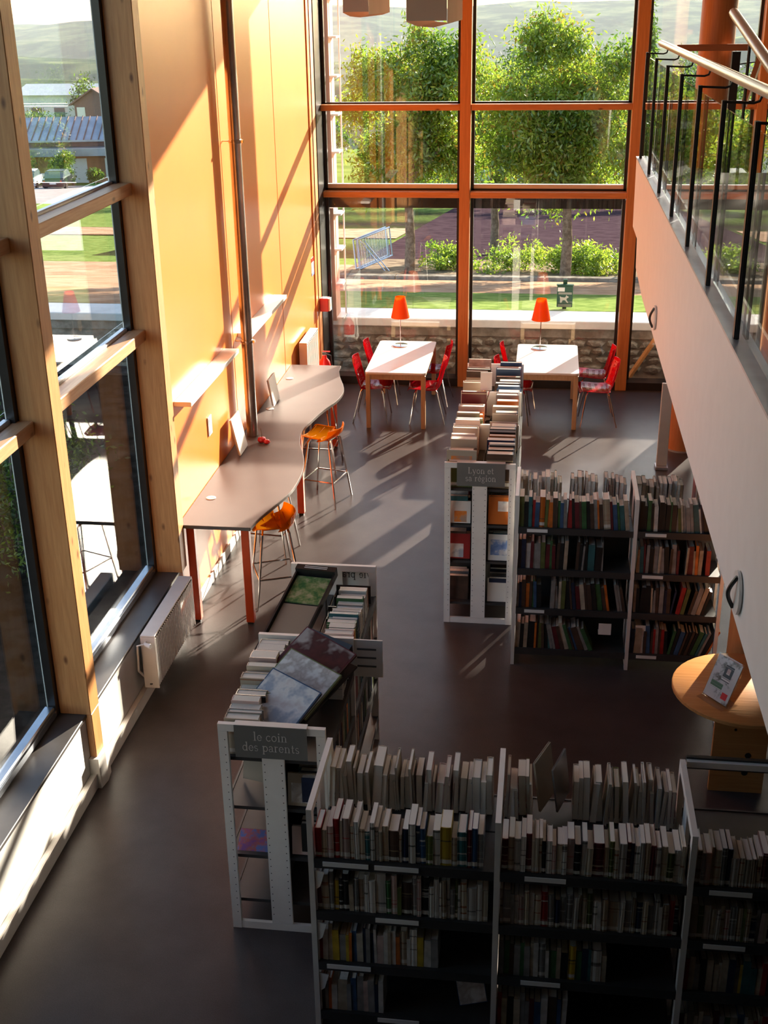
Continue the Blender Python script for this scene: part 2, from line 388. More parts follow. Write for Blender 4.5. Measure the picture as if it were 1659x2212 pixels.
def letters(par, m_, text, org, ex, ez, nrm, h, track=.05, center=True, mirror=False):
    """text strokes as thin ribbons with depth, standing off a surface along nrm"""
    org, ex, ez, nrm = map(Vector, (org, ex, ez, nrm))
    W = sum(GL[c][0]+track for c in text)*h; x = -W/2 if center else 0
    sg = -1 if mirror else 1
    def P(px, py, d): return org + ex*(sg*(x+px*h)) + ez*(py*h) + nrm*d
    for c in text:
        wd, st = GL[c]; mb = MB()
        for pts, tk in st:
            for (a, b) in zip(pts[:-1], pts[1:]):
                dx, dy = b[0]-a[0], b[1]-a[1]; L = math.hypot(dx, dy) or 1
                nx, ny = -dy/L*tk/2, dx/L*tk/2; ex_, ey_ = dx/L*tk*.2, dy/L*tk*.2
                q = [(a[0]+nx-ex_, a[1]+ny-ey_), (a[0]-nx-ex_, a[1]-ny-ey_), (b[0]-nx+ex_, b[1]-ny+ey_), (b[0]+nx+ex_, b[1]+ny+ey_)]
                mb.add([P(*p, 0) for p in q]+[P(*p, .0015) for p in q], [(0,1,2,3),(7,6,5,4),(0,4,5,1),(1,5,6,2),(2,6,7,3),(3,7,4,0)])
        if mb.v: mb.build('letter', m_, par)
        x += (wd+track)*h

# ================================================================== LARGE STRUCTURE
ZC = 6.1        # underside of roof
struct('floor', MB().box(-3.3, 7.2, -4.2, 16.62, -.2, 0), 'lino', 'dark brown polished linoleum floor of the reading hall', 'floor')
struct('ceiling', MB().box(-3.5, 7.4, -4.4, 16.75, ZC, ZC+.35), 'ceiling', 'pale ceiling above the whole hall', 'ceiling')
struct('wall_back', MB().box(-3.3, 7.2, -4.3, -4.1, 0, ZC), 'wall_grey', 'grey end wall behind the viewer', 'wall')
struct('wall_right', MB().box(7.0, 7.2, -4.1, 16.6, 0, ZC), 'wall_grey', 'grey side wall far to the right under the gallery', 'wall')

# left wall: orange panels, recessed joints
wl = thing('wall_left', 'tall glossy orange panelled wall left of the far window', 'wall', (-3.0, 9.07, 0), kind='structure')
MB().box(-3.25, -3.035, 9.07, 16.62, 0, ZC).build('backing', 'dark_alu', wl)
for a, b in ((9.075, 11.27), (11.282, 13.60), (13.618, 15.62)):
    MB().bev(-3.035, -3.0, a, b, .10, ZC-.01, .004).build('panel', 'orange_wall', wl)
MB().box(-3.035, -2.985, 9.08, 15.62, 0, .10).build('skirting', 'white_wall', wl)
for a, b, d, mm in ((15.625, 15.72, -2.985, 'orange_wall'), (15.73, 15.80, -2.99, 'mullion_wood'), (15.81, 16.0, -2.98, 'mullion_wood')):
    MB().box(-3.03, d, a, b, 0, ZC-.01).build('jamb_strip', mm, wl)
MB().box(-3.03, -2.97, 16.01, 16.6, 0, ZC-.01).build('dark_jamb', 'dark_alu', wl)
# parapet under the left windows
struct('wall_left_parapet', MB().box(-3.25, -3.0, -4.1, 9.07, 0, .555), 'white_wall', 'low white parapet wall below the left windows', 'wall')
bb = thing('baseboard_left', 'pale boxed pipe trunking along the foot of the parapet', 'baseboard', (-2.98, 2.4, 0), kind='structure')
MB().bev(-3.0, -2.955, -4.0, 9.06, 0, .115, .006).build('trunking', 'white_metal', bb)
MB().box(-2.956, -2.952, -4.0, 9.06, .112, .118).build('cover_lip', 'white_metal', bb)

# left window bays
PY = [(3.30, 3.46), (4.43, 4.59), (6.70, 6.86), (8.92, 9.07)]  # first bay lies out of frame, narrowed to let in less sky light
lab_post = ['timber post of the left wall nearest the viewer, out of frame', 'pale timber post cut by the left picture edge', 'pale knotty timber post standing in a white foot on the floor', 'pale timber post where windows meet the orange wall']
for i, (a, b) in enumerate(PY):
    t = thing('trim_%d' % (i+1), lab_post[i], 'post', (-3.06, (a+b)/2, 0), kind='structure')
    MB().bev(-3.17, -2.95, a, b, .585 if i != 2 else .585, ZC, .005).build('post', 'post_wood', t)
    if i < 3:
        MB().bev(-3.0+.002, -2.95, a+.01, b-.01, .22, .584, .004).build('post_leg', 'post_wood', t)
        MB().prism([(-2.999, a-.02), (-2.93, a-.02), (-2.915, (a+b)/2), (-2.93, b+.02), (-2.999, b+.02)], 'z', .0, .24).build('post_foot', 'white_metal', t)
wl_lab = ['left window bay nearest the viewer', 'left window bay between the two foreground timber posts', 'left window bay beside the orange wall']
struct('wall_left_near', MB().box(-3.25, -3.0, -4.1, 3.29, .556, ZC), 'wall_grey', 'plain grey wall left of the viewer, out of frame', 'wall')  # unseen wall added to keep window light off the foreground
for i in range(3):
    a, b = PY[i][1], PY[i+1][0]
    t = thing('window_%d' % (i+1), wl_lab[i], 'window', (-3.2, (a+b)/2, .58), kind='structure')
    MB().bev(-3.25, -2.985, a-.12 if i else a-.2, b+.14, .556, .585, .004).build('sill', 'sill', t)
    # aluminium frame: uprights, bottom and intermediate profiles
    for yy in (a-.03, b-.05):
        MB().box(-3.226, -3.172, yy, yy+.08, .586, ZC).build('frame_upright', 'dark_alu', t)
        MB().box(-3.238, -3.2265, yy+.01, yy+.07, .60, ZC).build('gasket', 'page', t)
    for z, zt in ((.586, .672), (2.67, 2.725), (3.78, 3.84)):
        MB().bev(-3.25, -3.20 if z > 1 else -3.178, a+.05, b-.05, z, zt, .008).build('frame_profile', 'alu' if z < 1 else 'grey_steel', t)
    MB().box(-3.176, -3.170, a+.05, b-.05, .60, .645).build('frame_bead', 'alu', t)
    for z0, z1 in ((.67, 2.66), (2.78, 3.76), (3.88, ZC-.02)):
        MB().box(-3.233, -3.227, a+.04, b-.04, z0-.01, z1+.04).build('glass_pane', 'glass', t)
    for z in (2.61, 3.73):
        MB().bev(-3.199, -3.075, a+.001, b-.001, z, z+.09, .006).build('rail', 'rail_wood_y', t)

# far window: timber mullions, rails, panes
XM_ = [(-1.14, -1.0), (1.045, 1.195), (2.57, 2.70), (4.70, 4.84)]
ml = ['middle timber mullion of the far window', 'timber mullion of the far window beside the gallery end', 'timber mullion of the far window seen behind the glass balustrade', 'timber mullion of the far window hidden by the gallery']
for i, (a, b) in enumerate(XM_):
    t = thing('trim_%d' % (i+5), ml[i], 'mullion', ((a+b)/2, 16.4, 0), kind='structure')
    MB().bev(a, b, 16.3, 16.5, 0, ZC, .005).build('post', 'mullion_wood', t)
    MB().box(a+.03, b-.03, 16.5, 16.56, 0, ZC).build('outer_cover', 'dark_alu', t)
edges = [-2.97] + [v for ab in XM_ for v in ab] + [6.99]
bay_lab = ['left bay of the far window, behind the first table', 'middle bay of the far window, behind the second table', 'bay of the far window right of the gallery end', 'bay of the far window behind the balustrade at picture edge', 'bay of the far window beyond the right picture edge']
for i in range(5):
    a, b = edges[2*i], edges[2*i+1]
    t = thing('window_%d' % (i+4), bay_lab[i], 'window', ((a+b)/2, 16.5, 0), kind='structure')
    MB().box(a+.001, b-.001, 16.33, 16.56, .001, .11).build('plinth', 'dark_alu', t)
    for z in (2.60, 3.705):
        MB().bev(a+.001, b-.001, 16.31, 16.475, z, z+.075, .005).build('rail', 'rail_wood_x', t)
    for z in (2.70, 3.80):
        MB().box(a+.01, b-.01, 16.478, 16.55, z-.09, z+.0).build('glazing_bar', 'dark_alu', t)
    MB().box(a+.01, b-.01, 16.48, 16.55, 2.702, 2.755).build('glazing_ledge', 'white_metal', t)
    for xx in (a+.002, b-.042):
        MB().box(xx, xx+.04, 16.478, 16.55, .112, ZC).build('frame_upright', 'dark_alu', t)
    for z0, z1 in ((.10, 2.62), (2.74, 3.72), (3.79, ZC-.02)):
        MB().box(a+.02, b-.02, 16.508, 16.516, z0, z1).build('glass_pane', 'glass', t)
    MB().box(a+.001, b-.001, 16.557, 16.66, 2.43, 2.60).build('blind_box', 'dark_alu', t)
# outside return beside the far window: brown cladding with white cleats
t = thing('trim_9', 'brown outside return with white cleats at the left edge of far window', 'cladding', (-3.02, 16.9, 0), kind='structure')
for z0, z1 in ((.82, 2.40), (2.62, ZC)):
    MB().box(-3.2, -2.90, 16.68, 17.05, z0, z1).build('fin', 'clad_brown', t)
    z = z0+.02
    while z < z1:
        MB().box(-2.899, -2.80, 16.70, 17.03, z, z+.025).build('cleat', 'white_metal', t); z += .485
    MB().box(-2.82, -2.80, 16.98, 17.0, z0, z1).build('cleat_rod', 'white_metal', t)

# gallery (mezzanine) on the right, with the viewer's landing behind
g = thing('gallery', 'white edged upper gallery with grey steel kerb on the right', 'gallery', (.95, 6, 2.45), kind='structure')
MB().box(.955, 6.99, -4.05, 12.3, 2.55, 3.46).build('slab', 'soffit', g)
MB().box(-3.2, .954, -4.05, .15, 2.55, 3.46).build('landing', 'soffit', g)
FAS = [(.16, 3.485), (13.23, 3.485), (13.12, 2.80), (12.42, 2.80), (12.32, 2.53), (11.3, 2.46), (.16, 2.44)]
MB().prism(FAS, 'x', .92, .953).build('fascia', 'fascia', g)
MB().box(.955, 1.4, 12.301, 13.22, 3.30, 3.46).build('slab_end', 'soffit', g)
MB().box(.915, 1.10, .2, 13.26, 3.487, 3.500).build('kerb_plate', 'grey_steel', g)
for k in range(11):
    y0 = 13.05-1.19*(k+1)+.04; MB().box(1.03, 1.045, y0, y0+1.12, 3.501, 3.60).build('kerb_upstand', 'grey_steel', g)

# glass balustrade of the gallery
bl = thing('balustrade', 'glass balustrade with black uprights and round timber handrail on gallery', 'balustrade', (1.0, 7, 3.5))
for k in range(9):
    y = 13.10-1.19*k
    u = MB().box(.945, .957, y-.03, y+.03, 3.50, 4.52); u.box(.938, .964, y-.022, y+.022, 3.50, 4.52)
    u.build('upright', 'black_steel', bl)
    MB().tube([(.95, y, 4.512), (1.11, y, 4.505), (1.14, y, 4.515), (1.15, y, 4.545)], .008, 6).build('bracket', 'black_steel', bl, smooth=True)
    if k < 8: MB().box(.974, .984, y-1.15, y-.04, 3.53, 4.47).build('glass_panel', 'rail_glass', bl)
MB().tube([(1.15, .4, 4.575), (1.15, 13.95, 4.575)], .033, 12).build('handrail', 'handrail', bl, smooth=True)
b2 = thing('stair_handrail', 'pale round handrail sloping across the top right picture corner', 'handrail', (1.67, 9.4, 3.462))
MB().tube([(1.535, 11.45, 4.90), (1.55, 9.5, 4.59), (1.565, 7.2, 4.225)], .042, 10).build('rail_tube', 'handrail', b2, smooth=True)
for y in (7.6, 9.4, 11.2):
    x = 1.565-.0071*(y-7.2); zt = 4.225+.159*(y-7.2)
    MB().tube([(x+.12, y, 3.462), (x+.12, y, zt-.12), (x, y, zt-.035)], .014, 6).build('support', 'black_steel', b2, smooth=True)
b3 = thing('stair_gate', 'brown timber cross rail with black post and slanting grip behind the column', 'railing', (1.85, 13.2, 3.3))
MB().box(1.30, 2.02, 13.75, 13.79, 4.50, 4.565).build('cross_rail', 'rail_brown', b3)
MB().box(1.78, 1.86, 13.10, 13.18, 3.30, 4.52).build('post', 'black_steel', b3)
MB().tube([(1.86, 13.14, 4.40), (2.02, 13.14, 4.42)], .007, 6).build('grip_bracket', 'black_steel', b3)
MB().bar((2.06, 13.05, 4.53), (1.86, 12.6, 4.05), .05, .05).build('slanting_grip', 'rail_brown', b3)
MB().box(1.3, 2.1, 13.0, 13.9, 3.2, 3.3).build('landing_plate', 'grey_steel', b3)

# timber columns
for nm, x, y, lb in (('trim_10', 1.735, 14.05, 'thick round orange brown timber column rising past the gallery end'), ('trim_11', 1.595, 7.96, 'thick round timber column under the gallery behind the round table')):
    t = thing(nm, lb, 'column', (x, y, 0), kind='structure')
    MB().lathe([(.185 if y > 13 else .16, .02), (.185 if y > 13 else .16, ZC if y > 13 else 2.54)], (x, y, 0), 28).build('shaft', 'column_wood', t, smooth=True)
    MB().lathe([(.20, 0), (.20, .018), (.17, .02)], (x, y, 0), 28).build('base_plate', 'grey_steel', t)
ps = thing('panel_stand', 'narrow pale upright panel beside the far timber column', 'display panel', (1.44, 13.35, 0))  # stand-in for a pale strip by the column; panel and foot are added
MB().bev(1.38, 1.50, 13.33, 13.37, .03, 1.02, .004).build('panel', 'white_metal', ps)
MB().box(1.37, 1.51, 13.27, 13.43, 0, .03).build('foot', 'grey_steel', ps)

# ================================================================== OUTSIDE GROUND
def gz(Y):
    if Y < 17.6: return .8
    if Y < 27: return .8-.16*(Y-17.6)
    if Y < 96: return -.704-.1174*(Y-27)
    return max(-48, -8.8-.1*(Y-96))
def strip(name, ya, yb, xa, xb, m, label, cat, dz=0, n=6, kind='structure', wob=0):
    bm = MB(); rng = random.Random(name)
    ys = [ya+(yb-ya)*i/n for i in range(n+1)]; xs = [xa+(xb-xa)*i/n for i in range(n+1)]
    ys = sorted(set(ys+[y for y in (17.6, 27, 96) if ya < y < yb]))
    vs = []
    for j, y in enumerate(ys):
        for x in xs:
            yy = y
            if wob and j in (0, len(ys)-1): yy += rng.uniform(-wob, wob)
            vs.append((x, yy, gz(yy)+dz))
    nx = len(xs)
    bm.add(vs, [(j*nx+i, j*nx+i+1, (j+1)*nx+i+1, (j+1)*nx+i) for j in range(len(ys)-1) for i in range(nx-1)])
    return tag(bm.build(name, m), label, cat, kind=kind)
struct('ground_trench', MB().box(-30, 14, 16.62, 17.0, -.4, -.02), 'soil_dark', 'dark soil trench between far window and stone wall', 'ground')
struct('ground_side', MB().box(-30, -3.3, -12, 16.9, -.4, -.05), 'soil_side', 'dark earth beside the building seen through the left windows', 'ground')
rw = thing('retaining_wall', 'rough stone retaining wall with white concrete coping outside far window', 'wall', (0, 17.25, 0), kind='structure')
rng = random.Random(5)
MB().box(-30, 14, 17.04, 17.5, -.3, .68).build('wall_core', 'stone', rw)
MB().bev(-30, 14, 16.96, 17.57, .68, .80, .012).build('coping', 'concrete', rw)
MB().box(-30, 14, 17.0, 17.04, .55, .679).build('render_band', 'stone', rw)
STM = []
for k in range(5):
    bm = bmesh.new(); bmesh.ops.create_icosphere(bm, subdivisions=1, radius=.5)
    for v in bm.verts: v.co *= rng.uniform(.75, 1.15)
    me = bpy.data.meshes.new('rubble_stone'); bm.to_mesh(me); bm.free(); me.materials.append(M['stone']); STM.append(me)
z = .02
while z < .5:
    x = -6.5 + rng.uniform(0, .2); hz = rng.uniform(.10, .16)
    while x < 3.6:
        L = rng.uniform(.16, .34)
        o = bpy.data.objects.new('rubble_stone', rng.choice(STM)); COL.objects.link(o); o.parent = rw
        o.location = Vector((x+L/2, 17.03, z+hz/2))-rw.location; o.scale = (L*1.0, .11, hz*1.05); o.rotation_euler = (0, rng.uniform(-.15, .15), 0)
        x += L
    z += hz
# right of the corner: grass, path, bed, tarmac; left: dirt, lawn, path, lawn, road
strip('lawn_verge', 17.57, 21.1, -4.6, 14, 'grass', 'short green grass verge behind the white coping', 'lawn', wob=.0)
strip('dirt_path', 21.1, 24.9, -4.6, 14, 'dirt', 'reddish dirt path between verge and planting bed', 'path')
strip('planting_bed', 25.1, 31, -4.6, 14, 'bed_soil', 'dry brown planting bed around the tree trunks', 'ground')
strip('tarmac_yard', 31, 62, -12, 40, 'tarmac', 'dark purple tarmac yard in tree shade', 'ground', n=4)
kb = MB()
for k in range(12): kb.box(-4.6+1.55*k, -4.6+1.55*k+1.53, 24.9, 25.08, gz(25)-.1, gz(25)+.09)
struct('trim_12', kb, 'stone', 'grey kerb line along the planting bed', 'kerb')
strip('dirt_area', 17.57, 29.2, -30, -4.6, 'dirt', 'brown bare earth left of the building corner', 'ground')
strip('lawn', 29.2, 64.5, -90, -4.6, 'grass', 'bright green lawn beyond the bare earth', 'lawn', n=8)
strip('garden_path', 38.6, 43.5, -60, -4.7, 'dirt', 'narrow earth path crossing the green lawn', 'path', dz=.03, n=14, wob=.9)
strip('road', 64.5, 100, -110, -12, 'road', 'pale grey road beyond the lawn', 'road', n=6)
strip('meadow', 62, 330, -12, 300, 'meadow', 'green meadow slope beyond the yard', 'ground', dz=-.2, n=10)
strip('meadow_left', 100, 330, -320, -12, 'meadow', 'green meadow slope beyond the far houses', 'ground', n=10)
strip('white_road', 32, 88, 4.6, 30, 'concrete', 'sunlit pale forecourt seen through the balustrade', 'ground', dz=.05)
# hills
def ridge(name, Y, base, amp, seed, label, depth, x0=-1400, x1=1400):
    r = np.random.RandomState(seed); xs = np.linspace(x0, x1, 90)
    h = sum(a*np.sin(xs*f+p) for a, f, p in zip(amp*np.array([1, .6, .35, .2, .12]), (.0031, .0073, .0157, .034, .09), r.uniform(0, 6, 5)))
    prof = [(-.5, -70), (-.25, -22), (0, 0), (.3, -4), (.5, -70)]
    vs = []; fs = []
    for q, (dy, dz) in enumerate(prof):
        for x, hh in zip(xs, h): vs.append((x, Y+dy*depth+20*math.sin(x*.01+q), (base+hh+dz) if q in (1, 2, 3) else base-75))
    n = len(xs)
    for q in range(len(prof)-1):
        for i in range(n-1): fs.append((q*n+i, q*n+i+1, (q+1)*n+i+1, (q+1)*n+i))
    return tag(MB().add(vs, fs).build(name, 'hill', smooth=True), label, 'hill', kind='structure')
ridge('hill_near', 430, -24, 5, 3, 'wooded near ridge beyond the valley', 260)
ridge('hill_middle', 820, -22, 9, 8, 'hazy middle ridge of the valley', 460)
ridge('hill_far', 1600, -9, 11, 12, 'pale hazy farthest ridge on the horizon', 900, -2600, 2600)
# valley haze
hz = MB().box(-2800, 2800, 84, 2600, -120, 75)
m, t, o = mat('haze'); vs_ = t.nodes.new('ShaderNodeVolumeScatter'); vs_.inputs['Density'].default_value = .00024; vs_.inputs['Anisotropy'].default_value = 0.0; vs_.inputs['Color'].default_value = (.88, .94, 1, 1)
lk(t, vs_.outputs[0], o.inputs['Volume']); M['haze'] = m
ho = tag(hz.build('haze', 'haze'), 'thin morning haze lying over the valley', 'haze', kind='stuff')

# ================================================================== FURNITURE ALONG THE LEFT WALL
CZ = .97
OUT = [(-2.37,9.06),(-2.34,9.28),(-2.25,9.63),(-2.19,9.91),(-2.175,10.2),(-2.19,10.49),(-2.25,10.8),(-2.36,11.19),(-2.405,11.54),(-2.37,11.84),(-2.30,12.23),(-2.22,12.52),(-2.19,12.82),(-2.22,13.08),(-2.32,13.44),(-2.385,13.75),(-2.39,13.92)]
def smooth_curve(p, k=4):
    o = []
    for i in range(len(p)-1):
        a, b, c, d = p[max(i-1,0)], p[i], p[i+1], p[min(i+2,len(p)-1)]
        for j in range(k):
            t = j/k
            o.append(tuple(.5*((2*b[q])+(-a[q]+c[q])*t+(2*a[q]-5*b[q]+4*c[q]-d[q])*t*t+(-a[q]+3*b[q]-3*c[q]+d[q])*t**3) for q in (0,1)))
    return o+[p[-1]]
cv = smooth_curve(OUT)
ct = thing('counter', 'long grey counter with a wavy front edge on orange legs at the orange wall', 'counter', (-2.6, 11.5, 0))
poly = [(-2.995, 13.92), (-2.995, 9.06)]+cv
MB().prism(poly, 'z', CZ-.028, CZ).build('worktop', 'counter', ct)
ed = MB()
full = [(-2.995, 9.06)]+cv+[(-2.995, 13.92)]
for (a, b) in zip(full[:-1], full[1:]):
    d = Vector((b[0]-a[0], b[1]-a[1])); n_ = Vector((d.y, -d.x)).normalized()*.004
    ed.add([(a[0],a[1],CZ-.03),(b[0],b[1],CZ-.03),(b[0],b[1],CZ-.002),(a[0],a[1],CZ-.002),(a[0]+n_.x,a[1]+n_.y,CZ-.03),(b[0]+n_.x,b[1]+n_.y,CZ-.03),(b[0]+n_.x,b[1]+n_.y,CZ-.002),(a[0]+n_.x,a[1]+n_.y,CZ-.002)],
           [(0,1,2,3),(7,6,5,4),(0,4,5,1),(3,2,6,7)])
ed.build('edge_band', 'counter_edge', ct)
for x, y in ((-2.92,9.17),(-2.44,9.17),(-2.46,11.61),(-2.92,11.61),(-2.45,13.7),(-2.92,13.7)):
    MB().bev(x-.035, x+.035, y-.035, y+.035, .02, CZ-.03, .004).build('leg', 'orange_paint', ct)
    MB().box(x-.025, x+.025, y-.025, y+.025, 0, .02).build('leg_foot', 'black_plastic', ct)
MB().box(-2.925, -2.905, 9.2, 13.7, CZ-.09, CZ-.03).build('apron', 'orange_paint', ct)
for x, y in ((-2.87,9.67),(-2.89,12.21),(-2.90,13.34)):
    gm = MB().lathe([(.045, 0), (.045, .004), (.036, .006), (.012, .006)], (x, y, CZ), 18).build('cable_grommet', 'white_paper', ct)
    MB().box(x-.004, x+.03, y-.005, y+.005, CZ+.0055, CZ+.0075).build('grommet_slot', 'black_plastic', gm)

# steel pipe
pp = thing('steel_pipe', 'steel stove pipe rising along the orange wall from the grey counter', 'pipe', (-2.88, 11.35, CZ))
MB().tube([(-2.88, 11.35, CZ+.003), (-2.88, 11.35, ZC-.005)], .056, 18).build('pipe', 'pipe_steel', pp, smooth=True)
for z in (1.94, 3.84, 5.5):
    MB().lathe([(.057, 0), (.061, .006), (.061, .03), (.057, .036)], (-2.88, 11.35, z), 18).build('joint_collar', 'pipe_steel', pp, smooth=True)
    MB().tube([(-2.998, 11.35, z+.018), (-2.94, 11.35, z+.018)], .006, 6).build('wall_bracket', 'pipe_steel', pp)
    MB().box(-2.822, -2.80, 11.34, 11.36, z+.004, z+.03).build('clamp_lug', 'chrome', pp)

# wall shelves
for y0, y1, lb in ((9.24, 10.90, 'white floating shelf on the orange wall left of the steel pipe'), (11.46, 13.16, 'white floating shelf on the orange wall right of the steel pipe')):
    t = thing('wall_shelf', lb, 'shelf', (-2.92, (y0+y1)/2, 1.96), group='white wall shelves')
    MB().bev(-3.0, -2.85, y0, y1, 1.965, 2.005, .002).build('board', 'white_metal', t)
    for y in (y0+.2, y1-.2): MB().box(-2.999, -2.9, y-.01, y+.01, 1.955, 1.9645).build('bracket', 'grey_steel', t)
# things on the counter and wall
def leaner(y, w, h, lb, lean=.13, z0=CZ+.002):
    t = thing('display_board', lb, 'board', (-2.9, y, z0))
    # leans with its top towards the wall
    a = Vector((-2.86, y, z0)); d = Vector((-lean, .0, 1)).normalized()*h; s_ = Vector((0, w/2, 0)); n_ = d.cross(s_).normalized()*.006
    MB().obox(a+d/2+Vector((.0, 0, .006)), d/2, s_, n_).build('panel', 'white_paper', t)
    MB().obox(a+d/2+n_*2.2+Vector((0, 0, .008)), d/2*.96, s_*.96, n_*.9).build('backing', 'grey_steel', t)
leaner(10.88, .30, .37, 'white display board leaning on the wall just left of the steel pipe', .2)
leaner(12.42, .30, .30, 'white display board leaning on the wall right of the steel pipe', .16)
t = thing('ornament', 'small dark red cherry shaped ornament on counter beside the pipe', 'ornament', (-2.74, 11.16, CZ))
MB().lathe([(.01,0),(.035,.006),(.045,.025),(.038,.045),(.012,.054)], (-2.74,11.16,CZ), 14).build('fruit', 'red_paint', t, smooth=True)
MB().lathe([(.01,0),(.028,.006),(.034,.02),(.028,.036),(.01,.043)], (-2.68,11.12,CZ), 14).build('fruit', 'red_paint', t, smooth=True)
MB().tube([(-2.74,11.16,CZ+.05),(-2.735,11.15,CZ+.09),(-2.75,11.17,CZ+.14)], .003, 5).build('stem', 'bark', t)
t = thing('wall_socket', 'pale double socket plate on the orange wall above the counter', 'socket', (-2.995, 10.22, 1.46))
MB().bev(-2.9995, -2.988, 10.165, 10.285, 1.37, 1.55, .003).build('plate', 'white_paper', t)
for z in (1.415, 1.505): MB().box(-2.9885, -2.985, 10.19, 10.26, z-.03, z+.03).build('insert', 'page', t)
# radiators
def radiator(name, lb, x0, x1, y0, y1, z0, z1, fins):
    t = thing(name, lb, 'radiator', ((x0+x1)/2, (y0+y1)/2, z0))
    MB().bev(x0+.012, x1-.016, y0+.012, y1-.012, z0, z1-.012, .004).build('body', 'grille_grey', t)
    MB().bev(x0, x1, y0, y1, z1-.012, z1, .003).build('top_grille', 'white_metal', t)
    for y in (y0, y1-.010): MB().box(x0, x1, y, y+.010, z0-.006, z1-.013).build('side_panel', 'white_metal', t)
    fm = None; n = fins
    for k in range(n):
        y = y0+.03+(y1-y0-.06)*k/(n-1)
        MB().bev(x1-.0158, x1-.001, y-.010, y+.010, z0+.01, z1-.03, .003).build('fin', 'white_metal', t)
    return t
r1 = radiator('radiator', 'white ribbed radiator on the parapet below the left window', -2.945, -2.83, 7.76, 8.80, .17, .62, 30)
MB().tube([(-2.90,7.755,.57),(-2.90,7.71,.57),(-2.945,7.69,.57),(-2.955,7.69,.35),(-2.955,7.9,.13)], .009, 7).build('feed_pipe', 'white_metal', r1, smooth=True)
MB().tube([(-2.90,7.72,.57),(-2.845,7.70,.565)], [.014,.02], 10).build('valve_head', 'white_paper', r1, smooth=True)
MB().lathe([(.012,0),(.012,.004)], (-2.89,7.753,.2), 8).build('plug', 'black_plastic', r1)
for y in (8.0, 8.6): MB().box(-2.998, -2.944, y-.02, y+.02, .45, .5).build('wall_bracket', 'white_metal', r1)
r2 = radiator('radiator', 'tall slim white radiator on the orange wall beside the extinguisher', -2.96, -2.86, 14.25, 15.0, .10, 1.15, 12)
for z in (.3, .95): MB().box(-2.999, -2.959, 14.5, 14.54, z, z+.05).build('wall_bracket', 'white_metal', r2)
# alarm box, poster, extinguisher
t = thing('alarm_box', 'red fire alarm box on the jamb beside the far window', 'alarm', (-2.93, 15.9, 1.25))
MB().bev(-2.975, -2.86, 15.82, 15.95, 1.16, 1.34, .006).build('housing', 'red_paint', t)
MB().bev(-2.8598, -2.835, 15.83, 15.94, 1.165, 1.335, .005).build('front_plate', 'white_paper', t)
MB().box(-2.8352, -2.831, 15.86, 15.91, 1.22, 1.28).build('break_glass', 'page', t)
t = thing('wall_notice', 'small white notice with red head and blue foot on the orange wall', 'notice', (-2.998, 15.5, 1.83))
MB().box(-2.9995, -2.996, 15.44, 15.60, 1.72, 1.95).build('sheet', 'white_paper', t)
MB().box(-2.9959, -2.9945, 15.44, 15.60, 1.895, 1.95).build('red_band', 'red_paint', t)
M['notice_blue'] = simple('notice_blue', (.12, .2, .5), .5)
MB().box(-2.9959, -2.9945, 15.44, 15.60, 1.72, 1.76).build('blue_band', 'notice_blue', t)
t = thing('fire_extinguisher', 'red fire extinguisher in the corner by the far window', 'extinguisher', (-2.87, 15.45, .18))
MB().lathe([(.02,.18),(.082,.19),(.085,.22),(.085,.52),(.07,.58),(.035,.62),(.028,.66)], (-2.87,15.45,0), 18).build('cylinder', 'red_paint', t, smooth=True)
MB().lathe([(.0865,.0),(.0865,.12)], (-2.87,15.45,.28), 18, close=False).build('label_band', 'white_paper', t)
MB().box(-2.895, -2.845, 15.44, 15.46, .665, .70).build('valve', 'black_plastic', t)
MB().box(-2.89, -2.79, 15.445, 15.455, .705, .72).build('lever', 'red_paint', t)
MB().tube([(-2.85,15.45,.68),(-2.78,15.44,.66),(-2.765,15.43,.5),(-2.775,15.43,.32)], .009, 6).build('hose', 'black_plastic', t, smooth=True)
MB().box(-2.998, -2.95, 15.42, 15.48, .45, .5).build('wall_hook', 'grey_steel', t)

# ================================================================== STOOLS, TABLES, CHAIRS
def shell(prof, halfw, bend, nx, holes, th, name, m, parent, inset=.30):
    """seat shell swept from a side profile; with holes each cell becomes a ring with an opening"""
    rows = []
    for (y, z), hw, bd in zip(prof, halfw, bend):
        row = []
        for i in range(nx+1):
            u = -1+2*i/nx
            row.append(Vector((u*hw, y+bd[0]*u*u, z+bd[1]*u*u)))
        rows.append(row)
    bm = bmesh.new()
    V = [[bm.verts.new(p) for p in r] for r in rows]
    for j in range(len(rows)-1):
        for i in range(nx):
            q = [V[j][i], V[j][i+1], V[j+1][i+1], V[j+1][i]]
            if holes and 0 < i < nx-1 and 0 < j < len(rows)-2:
                c = sum((v.co for v in q), Vector())/4
                iq = [bm.verts.new(c+(v.co-c)*inset*1.5) for v in q]
                for k in range(4): bm.faces.new((q[k], q[(k+1)%4], iq[(k+1)%4], iq[k]))
            else: bm.faces.new(q)
    bmesh.ops.recalc_face_normals(bm, faces=bm.faces[:])
    bmesh.ops.solidify(bm, geom=bm.faces[:], thickness=th)
    mb = MB().bm(bm); return mb.build(name, m, parent, smooth=True)
def cat_prof(p, k):
    return smooth_curve(p, k)
